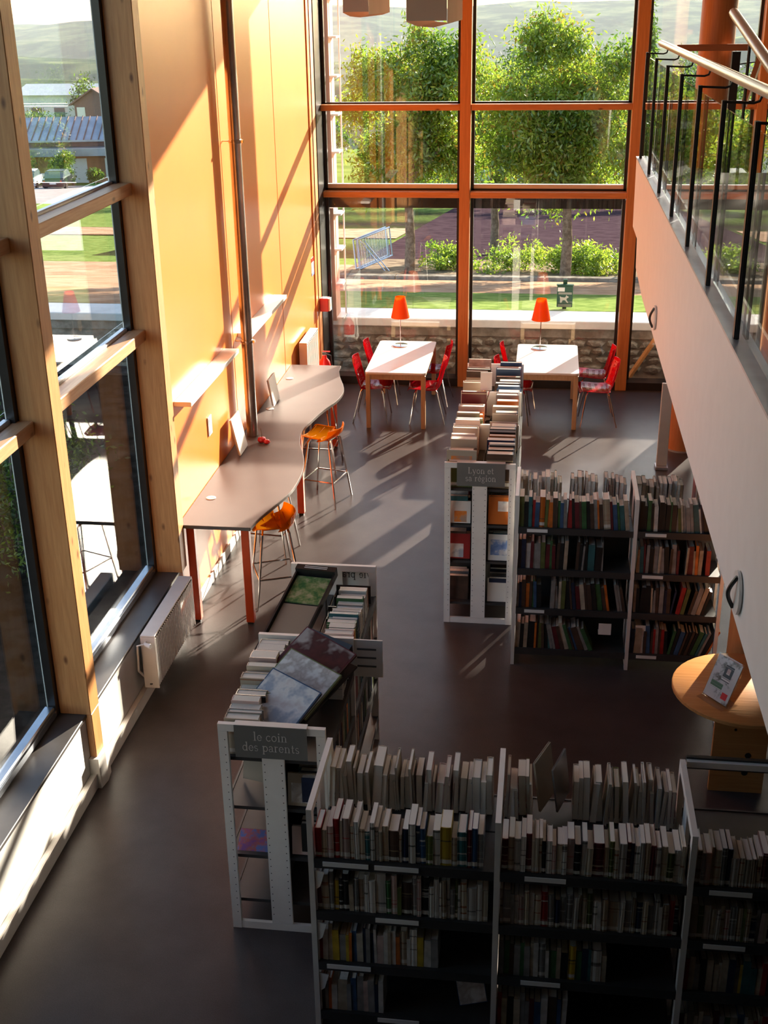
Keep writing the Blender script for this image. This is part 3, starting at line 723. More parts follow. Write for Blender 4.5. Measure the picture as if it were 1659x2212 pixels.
def make_chair(loc, rz, label):
    t = thing('perforated_chair', label, 'chair', (0,0,0), group='red perforated chairs')
    pr = cat_prof([(.235,.425),(.20,.452),(.05,.44),(-.10,.435),(-.175,.47),(-.205,.56),(-.235,.68),(-.26,.78),(-.265,.83)], 2)
    n = len(pr); hw = [ .20+.02*math.sin(PI*i/(n-1)) - (.05*max(0,(i-n*.8)/(n*.2))) for i in range(n)]
    bd = [(0, .02) if i < n*.45 else (.05, .0) for i in range(n)]
    shell(pr, hw, bd, 11, True, .007, 'shell', 'red_plastic', t)
    for sx in (-1, 1):
        for y0, y1 in ((.13, .21), (-.12, -.24)):
            MB().tube([(sx*.11, y0, .425), (sx*.15, y0+(.02 if y0 > 0 else -.02), .40), (sx*.22, y1, 0)], .0095, 7).build('leg', 'chrome', t, smooth=True)
    f = MB(); f.tube([(-.11,.13,.425),(.11,.13,.425)], .008, 6); f.tube([(-.11,-.12,.425),(.11,-.12,.425)], .008, 6); f.tube([(0,.13,.425),(0,-.12,.425)], .008, 6)
    f.build('seat_frame', 'chrome', t)
    t.location = loc; t.rotation_euler = (0,0,rz); return t
def make_stool(loc, rz, label):
    t = thing('bar_stool', label, 'stool', (0,0,0), group='amber bar stools along the counter')
    pr = cat_prof([(.20,.735),(.17,.752),(.02,.742),(-.12,.745),(-.19,.785),(-.215,.86)], 3)
    n = len(pr); hw = [.19+.02*math.sin(PI*i/(n-1)) for i in range(n)]
    bd = [(0, .03) if i < n*.5 else (.07, .0) for i in range(n)]
    shell(pr, hw, bd, 10, False, .008, 'seat', 'amber_plastic', t)
    for k in range(4):
        q = pr[3+2*k]; MB().tube([(-.17, q[0], q[1]+.028), (0, q[0], q[1]-.001), (.17, q[0], q[1]+.028)], .005, 5).build('seat_rib', 'amber_plastic', t)
    for sx in (-1, 1):
        for y0, y1 in ((.11, .21), (-.11, -.21)):
            MB().tube([(sx*.10, y0, .728), (sx*.145, y0*1.1, .70), (sx*.215, y1, 0)], .010, 8).build('leg', 'chrome', t, smooth=True)
    f = MB(); z = .28; a = .187
    for p, q in (((-a,-.175),(a,-.175)),((a,-.175),(a,.175)),((a,.175),(-a,.175)),((-a,.175),(-a,-.175))): f.tube([(*p,z),(*q,z)], .008, 6)
    f.build('foot_ring', 'chrome', t)
    f = MB(); f.tube([(-.10,.11,.728),(.10,.11,.728)], .008, 6); f.tube([(-.10,-.11,.728),(.10,-.11,.728)], .008, 6); f.tube([(-.10,.11,.728),(-.10,-.11,.728)], .007, 6); f.tube([(.10,.11,.728),(.10,-.11,.728)], .007, 6)
    f.build('seat_frame', 'chrome', t)
    t.location = loc; t.rotation_euler = (0,0,rz); return t
st = make_stool((-2.32, 9.68, 0), math.radians(112), 'amber stool at the near end of the wavy counter')
dup(st, (-2.56, 10.62, 0), math.radians(84), 'amber stool tucked under the counter left of the pipe')
dup(st, (-2.27, 12.04, 0), math.radians(75), 'amber stool in the hollow of the counter past the pipe')
dup(st, (-2.50, 13.05, 0), math.radians(88), 'amber stool tucked under the far end of the counter')

def make_table(loc, w_, l_, label):
    t = thing('reading_table', label, 'table', (0,0,0), group='white reading tables')
    pl = []
    for cx, cy, a0 in ((w_/2-.05, l_/2-.05, 0), (-w_/2+.05, l_/2-.05, 90), (-w_/2+.05, -l_/2+.05, 180), (w_/2-.05, -l_/2+.05, 270)):
        pl += [(cx+.05*math.cos(math.radians(a0+i*22.5)), cy+.05*math.sin(math.radians(a0+i*22.5))) for i in range(5)]
    MB().prism(pl, 'z', .718, .740).build('tabletop', 'white_top', t)
    MB().prism([(x*.997, y*.997) for x, y in pl], 'z', .702, .7178).build('edge_band', 'table_wood', t)
    for a, b, c, d in ((-w_/2+.06, w_/2-.06, -l_/2+.025, -l_/2+.045), (-w_/2+.06, w_/2-.06, l_/2-.045, l_/2-.025), (-w_/2+.025, -w_/2+.045, -l_/2+.06, l_/2-.06), (w_/2-.045, w_/2-.025, -l_/2+.06, l_/2-.06)):
        MB().box(a, b, c, d, .64, .7018).build('apron', 'table_wood', t)
    for sx in (-1, 1):
        for sy in (-1, 1):
            x, y = sx*(w_/2-.035), sy*(l_/2-.035); MB().bev(x-.028, x+.028, y-.028, y+.028, 0, .7018, .004).build('leg', 'table_wood', t)
    t.location = loc; return t
make_table((-1.79, 15.2, 0), .77, 1.52, 'white topped reading table nearest the orange wall')
make_table((.095, 15.25, 0), .79, 1.34, 'white topped reading table behind the region bookcase')
def make_lamp(loc, label):
    t = thing('table_lamp', label, 'lamp', (0,0,0), group='orange table lamps')
    MB().lathe([(.105,0),(.105,.010),(.09,.016),(.012,.018)], n=24).build('base', 'chrome', t, smooth=True)
    MB().tube([(0,0,.017),(0,0,.52)], .006, 8).build('stem', 'chrome', t)
    MB().lathe([(.125,.385),(.066,.665),(.064,.665),(.123,.385)], n=28, close=False).build('lamp_shade', 'lamp_orange', t, smooth=True)
    f = MB(); f.tube([(-.06,0,.64),(.06,0,.64)], .003, 5); f.tube([(0,-.06,.64),(0,.06,.64)], .003, 5); f.tube([(0,0,.5),(0,0,.645)], .004, 5)
    f.build('shade_carrier', 'chrome', t)
    MB().lathe([(.004,.53),(.026,.56),(.03,.59),(.014,.63)], n=12).build('bulb', 'white_paper', t, smooth=True)
    t.location = loc; return t
l1 = make_lamp((-1.87, 15.72, .742), 'orange cone lamp on the table by the orange wall')
dup(l1, (-.005, 15.72, .742), 0, 'orange cone lamp on the table behind the region bookcase')
D = math.radians
c0 = make_chair((-2.13, 14.85, 0), D(-90), 'red chair at left side of wall table, nearer one')
dup(c0, (-2.10, 15.62, 0), D(-88), 'red chair at left side of wall table, by the window')
dup(c0, (-1.43, 14.85, 0), D(92), 'red chair at right side of wall table, nearer one')
dup(c0, (-1.42, 15.62, 0), D(84), 'red chair at right side of wall table, by the window')
dup(c0, (-.32, 14.92, 0), D(-92), 'red chair at left side of second table, mostly behind books')
dup(c0, (-.27, 15.60, 0), D(-86), 'red chair at left side of second table, by the window')
dup(c0, (.74, 14.93, 0), D(93), 'red chair at right side of second table, nearer one')
dup(c0, (.72, 15.55, 0), D(88), 'red chair at right side of second table, by the window')

# ================================================================== BOOKCASES
def end_frame(mb, axis, at, a0, a1, z1, th=.028):
    """open white end frame: two outer posts, a wide middle post, top and bottom rails"""
    def B(p0, p1, z0, z2, e=0):
        if axis == 'y': mb.box(p0, p1, at-th/2+e, at+th/2-e, z0, z2)
        else: mb.box(at-th/2+e, at+th/2-e, p0, p1, z0, z2)
    c = (a0+a1)/2
    B(a0, a0+.052, .0, z1-.046); B(a1-.052, a1, .0, z1-.046); B(a0, a1, z1-.045, z1); B(c-.062, c+.062, .052, z1-.046, .004); B(a0+.053, a1-.053, .0, .05, .003)
    return mb
def holes_part(parent, axis, at, a0, a1, z1, sgn):
    mb = MB(); c = (a0+a1)/2
    for p in (a0+.036, c-.048, c+.048, a1-.036):
        z = .12
        while z < z1-.08:
            if axis == 'y': mb.lathe([(.0035, 0), (.0035, .001)], (0,0,0), 6)
            n = 12
            mb.v[-n:] = [(p+v[0], at+sgn*(.0132+v[2]), z+v[1]) for v in mb.v[-n:]]
            z += .05
    return mb.build('perforation', 'black_plastic', parent, kind='stuff')
def bookcase(name, label, loc, axis, bays, w_, z1, levels, cross=None):
    """double-sided case along axis 'x' or 'y'; bays are the divider positions"""
    t = thing(name, label, 'bookcase', loc); a0, a1 = w_
    for q in bays:
        end_frame(MB(), 'y' if axis == 'y' else 'x', q, a0, a1, z1).build('end_frame', 'white_metal', t)
    for b0, b1 in zip(bays[:-1], bays[1:]):
        for z in levels:
            for s0, s1, lip in ((a0+.012, (a0+a1)/2-.006, a0), ((a0+a1)/2+.006, a1-.012, a1)):
                mb = MB(); e = .016
                if axis == 'y':
                    mb.box(s0, s1, b0+e, b1-e, z-.022, z); mb.box(min(lip, lip+.011*(1 if lip == a0 else -1)), max(lip, lip+.011*(1 if lip == a0 else -1)), b0+e, b1-e, z-.05, z+.004)
                else:
                    mb.box(b0+e, b1-e, s0, s1, z-.022, z); mb.box(b0+e, b1-e, min(lip, lip+.011*(1 if lip == a0 else -1)), max(lip, lip+.011*(1 if lip == a0 else -1)), z-.05, z+.004)
                mb.build('shelf', 'shelf_dark', t)
        c = (a0+a1)/2
        mb = MB()
        (mb.box(c-.004, c+.004, b0+.016, b1-.016, .06, levels[0]-.03) if axis == 'y' else mb.box(b0+.016, b1-.016, c-.004, c+.004, .06, levels[0]-.03))
        mb.build('back_panel', 'shelf_dark', t)
    return t
L4 = [1.12, .79, .46, .12]; L2_ = [1.23, .87, .52, .15]
bc4 = bookcase('bookcase', 'long bookcase across the foreground, nearest the viewer', (.35, 5.05, 0), 'x', [-1.04, -.115, .81, 1.735], (4.75, 5.38), 1.42, L4)
bc3 = bookcase('bookcase', 'two bay bookcase carrying the parents corner sign', (-1.38, 6.45, 0), 'y', [5.46, 6.475, 7.50], (-1.68, -1.08), 1.42, [1.19, .86, .52, .20])
bc2 = bookcase('bookcase', 'bookcase across the middle of the hall, beside the region sign', (.76, 9.0, 0), 'x', [-.135, .785, 1.475], (8.69, 9.32), 1.50, L2_)
bc1 = bookcase('bookcase', 'bookcase carrying the region sign, running towards the far window', (-.46, 10.85, 0), 'y', [9.375, 10.36, 11.34, 12.32], (-.755, -.165), 1.50, [1.26, .93, .59, .19])
# label strips on shelf fronts
for cs, y, L, xs in ((bc4, 4.75, L4, ((-.98, -.75), (-.72, -.5), (.02, .22), (.9, 1.1))), (bc2, 8.69, L2_, ((-.05, .11), (.86, 1.02)))):
    for k, z in enumerate(L):
        for j, (a, b) in enumerate(xs):
            if (j+k) % 2 == 0 or (k == 0): MB().box(a, b, y-.006, y-.0005, z-.032, z-.006).build('label_holder', 'white_paper', cs)
MB().box(.83, 1.72, 5.36, 5.385, 1.385, 1.42).build('top_rail', 'white_metal', bc4)
MB().box(.83, 1.72, 5.386, 5.41, 1.36, 1.43).build('top_rail_cover', 'black_plastic', bc4)
# signs hung on the end frames
def hung_sign(parent_case, at, x0, x1, z1, lines, h, label):
    t = thing('hanging_sign', label, 'sign', ((x0+x1)/2, at-.03, z1-.2), group=None)
    MB().box(x0, x1, at-.026, at-.022, z1-.20, z1+.006).build('panel', 'sign_grey', t)
    MB().box(x0, x1, at-.026, at+.02, z1+.0065, z1+.009).build('top_fold', 'white_metal', t)
    z = z1-.085
    for ln in lines: letters(t, 'letter', ln, ((x0+x1)/2, at-.0262, z), (1,0,0), (0,0,1), (0,-1,0), h); z -= h*1.22
    return t
hung_sign(bc3, 5.46, -1.585, -1.18, 1.42, ['le coin', 'des parents'], .056, 'grey sign reading le coin des parents on the bookcase end')
hung_sign(bc1, 9.375, -.65, -.25, 1.50, ['Lyon et', 'sa région'], .056, 'grey sign reading Lyon et sa région on the bookcase end')
holes_part(bc3, 'y', 5.46, -1.68, -1.08, 1.42, -1); holes_part(bc1, 'y', 9.375, -.755, -.165, 1.50, -1)
# the far sign of the parents case, read from behind
t = thing('hanging_sign', 'white sign seen from behind with mirrored lettering, far end frame', 'sign', (-1.3, 7.53, 1.2))
MB().box(-1.62, -1.135, 7.522, 7.526, 1.20, 1.40).build('panel', 'white_paper', t)
letters(t, 'letter_dark', 'vie pratique', (-1.30, 7.5215, 1.315), (1,0,0), (0,0,1), (0,-1,0), .060, mirror=True)
t = thing('label_flag', 'small pale flag plate sticking out of the parents bookcase side', 'sign', (-.97, 6.475, 1.16))
MB().box(-1.079, -.90, 6.47, 6.48, 1.15, 1.41).build('plate', 'white_metal', t)
for z in (1.22, 1.28, 1.34): MB().box(-1.06, -.94, 6.467, 6.4698, z, z+.012).build('print_line', 'letter_dark', t)
t = thing('clip_sign', 'small white label card on a clip stand among the region books', 'sign', (-.50, 11.2, 1.262))
MB().box(-.56, -.45, 11.19, 11.196, 1.56, 1.74).build('card', 'white_paper', t)
MB().tube([(-.505,11.2,1.27),(-.505,11.2,1.42),(-.54,11.2,1.56)], .005, 6).build('clip', 'chrome', t); MB().tube([(-.505,11.2,1.42),(-.47,11.2,1.56)], .005, 6).build('clip', 'chrome', t)
MB().lathe([(.05,0),(.05,.006)], (-.505,11.2,1.262), 12).build('base', 'chrome', t)

# ------------------------------------------------------------------ books
rng = random.Random(77)
def book_mesh(kind):
    """unit book: thickness along x, spine at y=0, height along z"""
    th = .10 if kind == 'hard' else .05
    c = MB()
    c.box(-.5, -.5+th, 0, 1, 0, 1); c.box(.5-th, .5, 0, 1, 0, 1)
    n = 4
    for i in range(n):   # rounded spine from short facets
        a, b = -1+2*i/n, -1+2*(i+1)/n
        ya, yb = .03*a*a, .03*b*b
        c.add([(a*.5, ya, 0), (b*.5, yb, 0), (b*.5, yb+.03, 0), (a*.5, ya+.03, 0), (a*.5, ya, 1), (b*.5, yb, 1), (b*.5, yb+.03, 1), (a*.5, ya+.03, 1)], [(3,2,1,0),(4,5,6,7),(0,1,5,4),(2,3,7,6)])
    ins = .985 if kind == 'hard' else .998
    p = MB().box(-.5+th+.002, .5-th-.002, .045, ins-.02, 1-ins, ins)
    mc = c.build('book', 'cover_white'); mp = p.build('pages', 'page')
    a, b = mc.data, mp.data; bpy.data.objects.remove(mc); bpy.data.objects.remove(mp); return a, b
BM = {'hard': book_mesh('hard'), 'soft': book_mesh('soft')}
ORD = lambda n: '%d%s' % (n, 'th' if 10 <= n % 100 <= 20 else {1:'st',2:'nd',3:'rd'}.get(n % 10, 'th'))
SPECS = []
def row(axis, s0, s1, other, z, rotz, place, pal, th=(.014,.038), hh=(.19,.255), dd=(.13,.18), weight=1, lean=.02, frm='left', tilt_end=0, gaps=0, group='', forward=.004):
    s = s0; n = 0; items = []
    while True:
        t_ = rng.uniform(*th)
        if rng.random() < .12: t_ *= 1.5
        if s+t_ > s1: break
        ln = max(-.06, min(.06, rng.gauss(0, lean*.2)))
        if tilt_end and s > s0+(s1-s0)*.45: ln = tilt_end*((s-s0)/(s1-s0))
        hgt = rng.uniform(*hh); ext = 0
        if abs(ln) > .08: ext = t_*(1/math.cos(ln)-1)+.002
        c = s+t_/2
        n += 1
        items.append(dict(axis=axis, s=c, o=other+rng.uniform(-forward, forward), z=z, rotz=rotz, lean=ln, t=t_*.96, d=rng.uniform(*dd), h=hgt, col=rng.choice(pal), kind='hard' if rng.random() < .35 else 'soft', n=n, place=place, w=weight, group=group, frm=frm))
        s += t_+ext
        if gaps and rng.random() < gaps: s += rng.uniform(.02, .09)*(1.4 if axis == 'y' else 1)
    SPECS.extend(items); return items
W_ = ['white']*5+['cream']*3+['grey']*4+['black']*2+['beige']*3+['pale pink','dark brown','red','orange','yellow','olive green','blue','navy','maroon','teal','green']
DK = ['black']*4+['dark brown']*4+['grey']*3+['navy']*2+['white','cream','red','orange','olive green','beige','maroon','teal','green','blue']
PK = ['white']*6+['cream']*5+['beige']*4+['grey']*4+['pale pink']*2+['black','red','maroon','navy','olive green']
XB = [(-1.02, -.135), (-.095, .79), (.83, 1.34)]
bayn = ['left bay', 'middle bay', 'right bay']
ends = {(0,0): .86, (0,1): .98, (0,2): .70, (0,3): .42, (1,0): .99, (1,1): .98, (1,2): .62, (1,3): .42, (2,0): 1, (2,1): 1, (2,2): 1, (2,3): 1}
for b in range(3):
    a, c = XB[b]
    for k in range(4):
        e = a+(c-a)*ends[(b, k)]
        if b == 0 and k == 0: e = a+(c-a)*.955
        row('x', a, e, 4.775, L4[k]+.001, 0, ['top front row', 'second shelf', 'third shelf', 'lowest shelf'][k]+' of %s, foreground bookcase' % bayn[b], W_ if b == 0 else (PK if k < 2 else W_), hh=(.165,.225) if b else (.165,.245), weight=[1, .8, .6, .5][k], group='books in the foreground bookcase', lean=.05)
    if b < 2: row('x', a, c-.01, 5.365, L4[0]+.001, PI, 'top rear row of %s, foreground bookcase' % bayn[b], PK, th=(.010,.036), hh=(.18,.285), dd=(.15,.2), weight=1, lean=.25, group='books in the foreground bookcase')
XB2 = [(-.115, .765), (.81, 1.45)]
for b in range(2):
    a, c = XB2[b]
    for k in range(4):
        f = {(0,0): 1, (0,1): .78, (0,2): 1, (0,3): .72, (1,0): 1, (1,1): .9, (1,2): 1, (1,3): 1}[(b, k)]
        row('x', a, a+(c-a)*f, 8.715, L2_[k]+.001, 0, ['top front row', 'second shelf', 'third shelf', 'lowest shelf'][k]+' of %s, middle bookcase' % ['left bay', 'right bay'][b], DK, th=(.013,.038), hh=(.20,.255), weight=[1, .6, .5, .45][k], group='books in the middle bookcase', lean=.12, tilt_end={(0,3): -.42, (1,3): .42, (0,2): -.2, (1,2): .32, (0,0): -.12, (1,0): -.2}.get((b, k), 0), gaps=.10 if k in (1, 2) else 0)
    row('x', a, c, 9.305, L2_[0]+.001, PI, 'top rear row of %s, middle bookcase' % ['left bay', 'right bay'][b], DK+PK, th=(.014,.04), hh=(.20,.27), weight=.8, group='books in the middle bookcase', lean=.1, gaps=.1)
H_ = PI/2
for b, (a, c) in enumerate(((5.50, 6.45), (6.5, 7.48))):
    if b == 0: row('y', a, c, -1.655, 1.191, -H_, 'top left row of the parents bookcase', PK, th=(.035,.075), hh=(.20,.26), dd=(.16,.2), weight=1.6, lean=.2, frm='near', group='books in the parents bookcase')
    row('y', a+(.0 if b else .62), c-(.18 if b else 0), -1.10, 1.191, H_, 'top right row of the %s parents bay' % ('near' if b == 0 else 'far'), W_, th=(.03,.07), hh=(.17,.21), dd=(.17,.2), weight=1.5, lean=.2, frm='near', group='books in the parents bookcase')
    for k, z in enumerate((.861, .521)):
        row('y', a, c, -1.10, z, H_, '%s right shelf of the %s parents bay' % (['second', 'third'][k], 'near' if b == 0 else 'far'), DK, th=(.02,.05), weight=.3, frm='near', group='books in the parents bookcase')
for b, (a, c) in enumerate(((9.42, 10.33), (10.39, 11.31), (11.37, 12.29))):
    nm = ['near', 'middle', 'far'][b]
    row('y', a, c, -.735, 1.261, -H_, 'top left row of the %s region bay' % nm, ['beige']*4+['pale pink']*4+['cream']*3+['dark brown']*2+['orange','maroon','olive green'], th=(.03,.08), hh=(.22,.33), dd=(.20,.255), weight=1.5, lean=.25, frm='near', gaps=.6, group='books in the region bookcase')
    row('y', a, c, -.185, 1.261, H_, 'top right row of the %s region bay' % nm, DK+['blue']*2, th=(.03,.08), hh=(.22,.32), dd=(.20,.25), weight=1.5, lean=.25, frm='near', gaps=.6, group='books in the region bookcase')
for z, nm in ((.931, 'second'), (.591, 'third'), (.191, 'lowest')):
    row('y', 9.44, 10.3, -.735, z, -H_, '%s left shelf of the region bookcase' % nm, DK+['white', 'red'], th=(.03,.07), dd=(.16,.2), weight=.6, frm='near', group='books in the region bookcase', gaps=.3)
    row('y', 9.44, 10.3, -.185, z, H_, '%s right shelf of the region bookcase' % nm, DK+['blue', 'orange'], th=(.03,.07), dd=(.16,.2), weight=.6, frm='near', group='books in the region bookcase', gaps=.3)
SPECS = [q for q in SPECS if not (q['place'].startswith('top rear row of middle bay') and   .055 < q['s'] < .25)]
cnt_ = {}
for q in SPECS: cnt_[q['place']] = q['n'] = cnt_.get(q['place'], 0)+1
def bpos(q):
    return (q['s'], q['o'], q['z']) if q['axis'] == 'x' else (q['o'], q['s'], q['z'])
for q in SPECS:
    x, y, z = bpos(q); d2 = x*x+y*y+(CAMZ-z)**2
    q['px'] = q['w']*(q['t']+.03)*(q['h']+.1)/d2
SPECS.sort(key=lambda q: -q['px'])
first = True; bproto = {}
for q in SPECS[:300]:
    a, b = BM[q['kind']]
    if q['kind'] not in bproto:
        o = bpy.data.objects.new('book', a); COL.objects.link(o); p = bpy.data.objects.new('pages', b); COL.objects.link(p); p.parent = o
        o.material_slots[0].link = 'OBJECT'; bproto[q['kind']] = (o, p)
    else:
        po, pp_ = bproto[q['kind']]
        o = po.copy(); COL.objects.link(o); p = pp_.copy(); COL.objects.link(p); p.parent = o
    o.material_slots[0].link = 'OBJECT'; o.material_slots[0].material = M['cover_'+q['col']]
    x, y, z = bpos(q); ln = q['lean'] if q['axis'] == 'x' and q['rotz'] == 0 else (-q['lean'] if q['axis'] == 'x' else q['lean'])
    o.location = (x, y, z+abs(math.sin(ln))*q['t']/2); o.rotation_euler = (0, ln, q['rotz']); o.scale = (q['t'], q['d'], q['h'])
    ty = ('thick ' if q['t'] > .05 else 'slim ' if q['t'] < .022 else '')+q['col']
    q['lab'] = '%s book, %s from the %s, %s' % (ty, ORD(q['n']), q['frm'], q['place'])
    tag(o, q['lab'], 'book', q['group'])
mb = MB(); names = ['page']+['plain_'+c[0] for c in COVERS]
for q in SPECS[300:]:
    R_ = Matrix.Translation(bpos(q)) @ Euler((0, q['lean'] if q['rotz'] == 0 else -q['lean'], q['rotz'])).to_matrix().to_4x4()
    def put(x0, x1, y0, y1, z0, z1, mi):
        mb.mi(mi); n0 = len(mb.v); mb.box(x0, x1, y0, y1, z0, z1)
        mb.v[n0:] = [tuple(R_ @ Vector(v)) for v in mb.v[n0:]]
    t_, d_, h_ = q['t'], q['d'], q['h']; ci = names.index('plain_'+q['col'])
    put(-t_/2, -t_/2+.002, 0, d_, 0, h_, ci); put(t_/2-.002, t_/2, 0, d_, 0, h_, ci); put(-t_/2+.002, t_/2-.002, 0, .004, 0, h_, ci); put(-t_/2+.002, t_/2-.002, .004, d_-.004, .002, h_-.003, 0)
tag(mb.build('shelved_books', names), 'the many smaller books on the lower and farther shelves', 'books', kind='stuff')
# ------------------------------------------------------------------ albums, trays and loose items on the bookcases
def album(name, label, cat, c, w_, h_, th, rot, m, art=None, group=None):
    """a face-out book or folder: cover boards with pages between; rot is an Euler, face is +z locally"""
    t = thing(name, label, cat, c, group); t.rotation_euler = rot
    def loc(mb, nm, mm):
        o = MB.build(mb, nm, mm); o.parent = t; return o
    loc(MB().box(-w_/2, w_/2, -h_/2, h_/2, th-.004, th), 'cover', m)
    loc(MB().box(-w_/2, w_/2, -h_/2, h_/2, 0, .004), 'cover', m)
    loc(MB().box(-w_/2, -w_/2+.004, -h_/2, h_/2, .0042, th-.0042), 'spine', m)
    loc(MB().box(-w_/2+.005, w_/2-.006, -h_/2+.004, h_/2-.004, .0042, th-.0042), 'pages', 'page')
    if art: loc(MB().box(-w_/2*art[0], w_/2*art[1], -h_/2*art[2], h_/2*art[3], th+.0002, th+.0012), 'cover_picture', art[4])
    return t
def art(name, a, b, c, scale):
    m, t, o = mat(name); n = noise(t, scale, 3, .6)
    prin(t, o, ramp(t, n, [(.36, a), (.5, b), (.62, c)]), .16); M[name] = m
art('art_pale', (.60, .50, .46), (.72, .68, .64), (.36, .38, .44), 7)
art('art_silver', (.68, .66, .64), (.48, .43, .40), (.78, .77, .75), 9)
art('art_maroon', (.16, .05, .05), (.10, .04, .04), (.45, .40, .38), 5)
art('art_purple', (.30, .12, .35), (.55, .16, .14), (.18, .22, .48), 18)
art('art_green', (.05, .16, .05), (.20, .28, .10), (.42, .40, .22), 16)
art('art_blue', (.10, .16, .34), (.16, .24, .45), (.48, .48, .52), 12)
art('art_orange', (.60, .16, .03), (.66, .22, .05), (.35, .25, .2), 10)
art('art_brochure', (.55, .56, .54), (.52, .53, .52), (.12, .12, .10), 14)
album('picture_book', 'pale blue edged picture book lying lowest of three tilted albums', 'book', (-1.40, 5.74, 1.37), .38, .36, .018, (D(28), D(4), D(-32)), 'cover_blue', (.96, .96, .96, .96, 'art_pale'), 'tilted albums on the parents bookcase')
album('picture_book', 'green edged silver picture book lying middle of three tilted albums', 'book', (-1.32, 5.93, 1.40), .40, .34, .020, (D(26), D(6), D(-32)), 'cover_olive green', (.96, .96, .96, .96, 'art_silver'), 'tilted albums on the parents bookcase')
album('picture_book', 'maroon picture book with bright plastic cover, topmost of tilted albums', 'book', (-1.27, 6.17, 1.42), .40, .33, .020, (D(24), D(8), D(-32)), 'cover_maroon', (.96, .96, .96, .96, 'art_maroon'), 'tilted albums on the parents bookcase')
t = thing('album_rest', 'black plastic rest behind the tilted albums on the parents bookcase', 'book rest', (-1.2, 6.35, 1.3))
MB().obox((-1.22, 6.36, 1.42), (.14, -.09, 0), (.02, .035, .02), (0, -.01, .03)).build('bar', 'black_plastic', t)
MB().obox((-1.33, 6.0, 1.30), (.16, -.1, 0), (.16, .26, .1), (0, -.002, .006)).build('plate', 'black_plastic', t)
for x, y in ((-1.45, 5.9), (-1.2, 6.2)): MB().tube([(x, y, 1.192), (x, y, 1.29)], .006, 6).build('foot', 'black_plastic', t)
# display tray in the far parents bay
t = thing('display_tray', 'black slanted display tray with a green cover and an empty slot', 'display tray', (-1.52, 7.0, 1.2))
def TP(u, v, d=0):   # tray plane: u across, v along the length
    o_ = Vector((-1.55, 6.86, 1.33)); ex = Vector((.82, -.10, .0)).normalized(); ev = Vector((.16, .92, .25)).normalized(); n_ = ex.cross(ev)
    return o_+ex*u+ev*v+n_*d
def tray_box(u0, u1, v0, v1, d0, d1, nm, m):
    c = TP((u0+u1)/2, (v0+v1)/2, (d0+d1)/2); ex = TP(1,0)-TP(0,0); ev = TP(0,1)-TP(0,0); n_ = ex.cross(ev)
    return MB().obox(c, ex*(u1-u0)/2, ev*(v1-v0)/2, n_*(d1-d0)/2).build(nm, m, t)
tray_box(-.12, .16, -.36, .42, -.012, 0, 'base', 'black_plastic')
for u in (-.12, .148): tray_box(u, u+.012, -.36, .42, .0, .035, 'side_wall', 'black_plastic')
tray_box(-.12, .16, .42, .47, -.012, .06, 'head_bar', 'black_plastic')
for dv in (0, .016): tray_box(-.06, .10, .435+dv, .441+dv, .0602, .062, 'label_line', 'white_metal')
tray_box(-.10, .14, .14, .40, .001, .014, 'folder', 'art_green')
tray_box(-.10, .14, -.34, .12, .001, .010, 'paper_sheet', 'cover_beige')
for u in (-.1, .13): MB().tube([tuple(TP(u, .3)-Vector((0,0,.01))), (TP(u,.3).x, TP(u,.3).y, 1.192)], .006, 6).build('foot', 'black_plastic', t)
for y, lb in ((6.98, 'open black magazine box behind the far right parents row'), (7.30, 'open black magazine box at the far end of the parents bookcase')):
    t = thing('magazine_box', lb, 'box', (-1.2, y, 1.195))
    MB().box(-1.34, -1.10, y+.06, y+.07, 1.196, 1.33).build('back', 'black_plastic', t)
    MB().box(-1.34, -1.33, y-.04, y+.0598, 1.196, 1.29).build('side', 'black_plastic', t)
# face-out stock on the lower shelves of the two end bays
album('magazine', 'purple and orange magazine lying on a lower shelf of parents bookcase', 'magazine', (-1.53, 5.56, .535), .22, .16, .014, (D(32), 0, 0), 'cover_pale pink', (.98, .98, .98, .98, 'art_purple'))
album('folder', 'dark folder leaning on the second left shelf of parents bookcase', 'folder', (-1.54, 5.70, 1.01), .24, .22, .012, (D(70), D(-20), D(-40)), 'cover_black')
album('picture_book', 'pale patterned book facing out on second right shelf of parents bookcase', 'book', (-1.22, 5.53, .965), .20, .20, .015, (D(80), 0, 0), 'cover_beige', (.8, .8, .8, .4, 'art_silver'))
album('picture_book', 'buff book facing out on third right shelf of parents bookcase', 'book', (-1.22, 5.53, .615), .18, .18, .02, (D(82), 0, 0), 'cover_pale pink')
album('picture_book', 'orange book with a grey picture facing out under the region sign', 'book', (-.285, 9.44, 1.06), .20, .25, .018, (D(80), 0, 0), 'cover_orange', (.2, .98, .1, .6, 'art_pale'))
album('picture_book', 'white book with brown picture facing out under the region sign', 'book', (-.62, 9.44, 1.03), .17, .19, .03, (D(78), 0, 0), 'cover_white', (.62, .62, .9, .1, 'art_orange'))
album('picture_book', 'blue book facing out on third shelf under the region sign', 'book', (-.285, 9.44, .71), .19, .23, .018, (D(80), 0, 0), 'cover_blue', (.8, .8, .6, .6, 'art_blue'))
album('picture_book', 'red topped white book facing out on third shelf under the region sign', 'book', (-.63, 9.44, .71), .19, .22, .02, (D(80), 0, 0), 'cover_red', (.8, .4, .9, .2, 'art_pale'))
album('picture_book', 'white booklet facing out low under the region sign', 'book', (-.285, 9.44, .30), .19, .21, .012, (D(80), 0, 0), 'cover_white')
album('picture_book', 'blue and grey landscape album facing the viewer on region bookcase top', 'book', (-.29, 11.42, 1.385), .24, .25, .02, (D(80), 0, 0), 'cover_blue', (.5, .5, .7, .95, 'art_pale'))
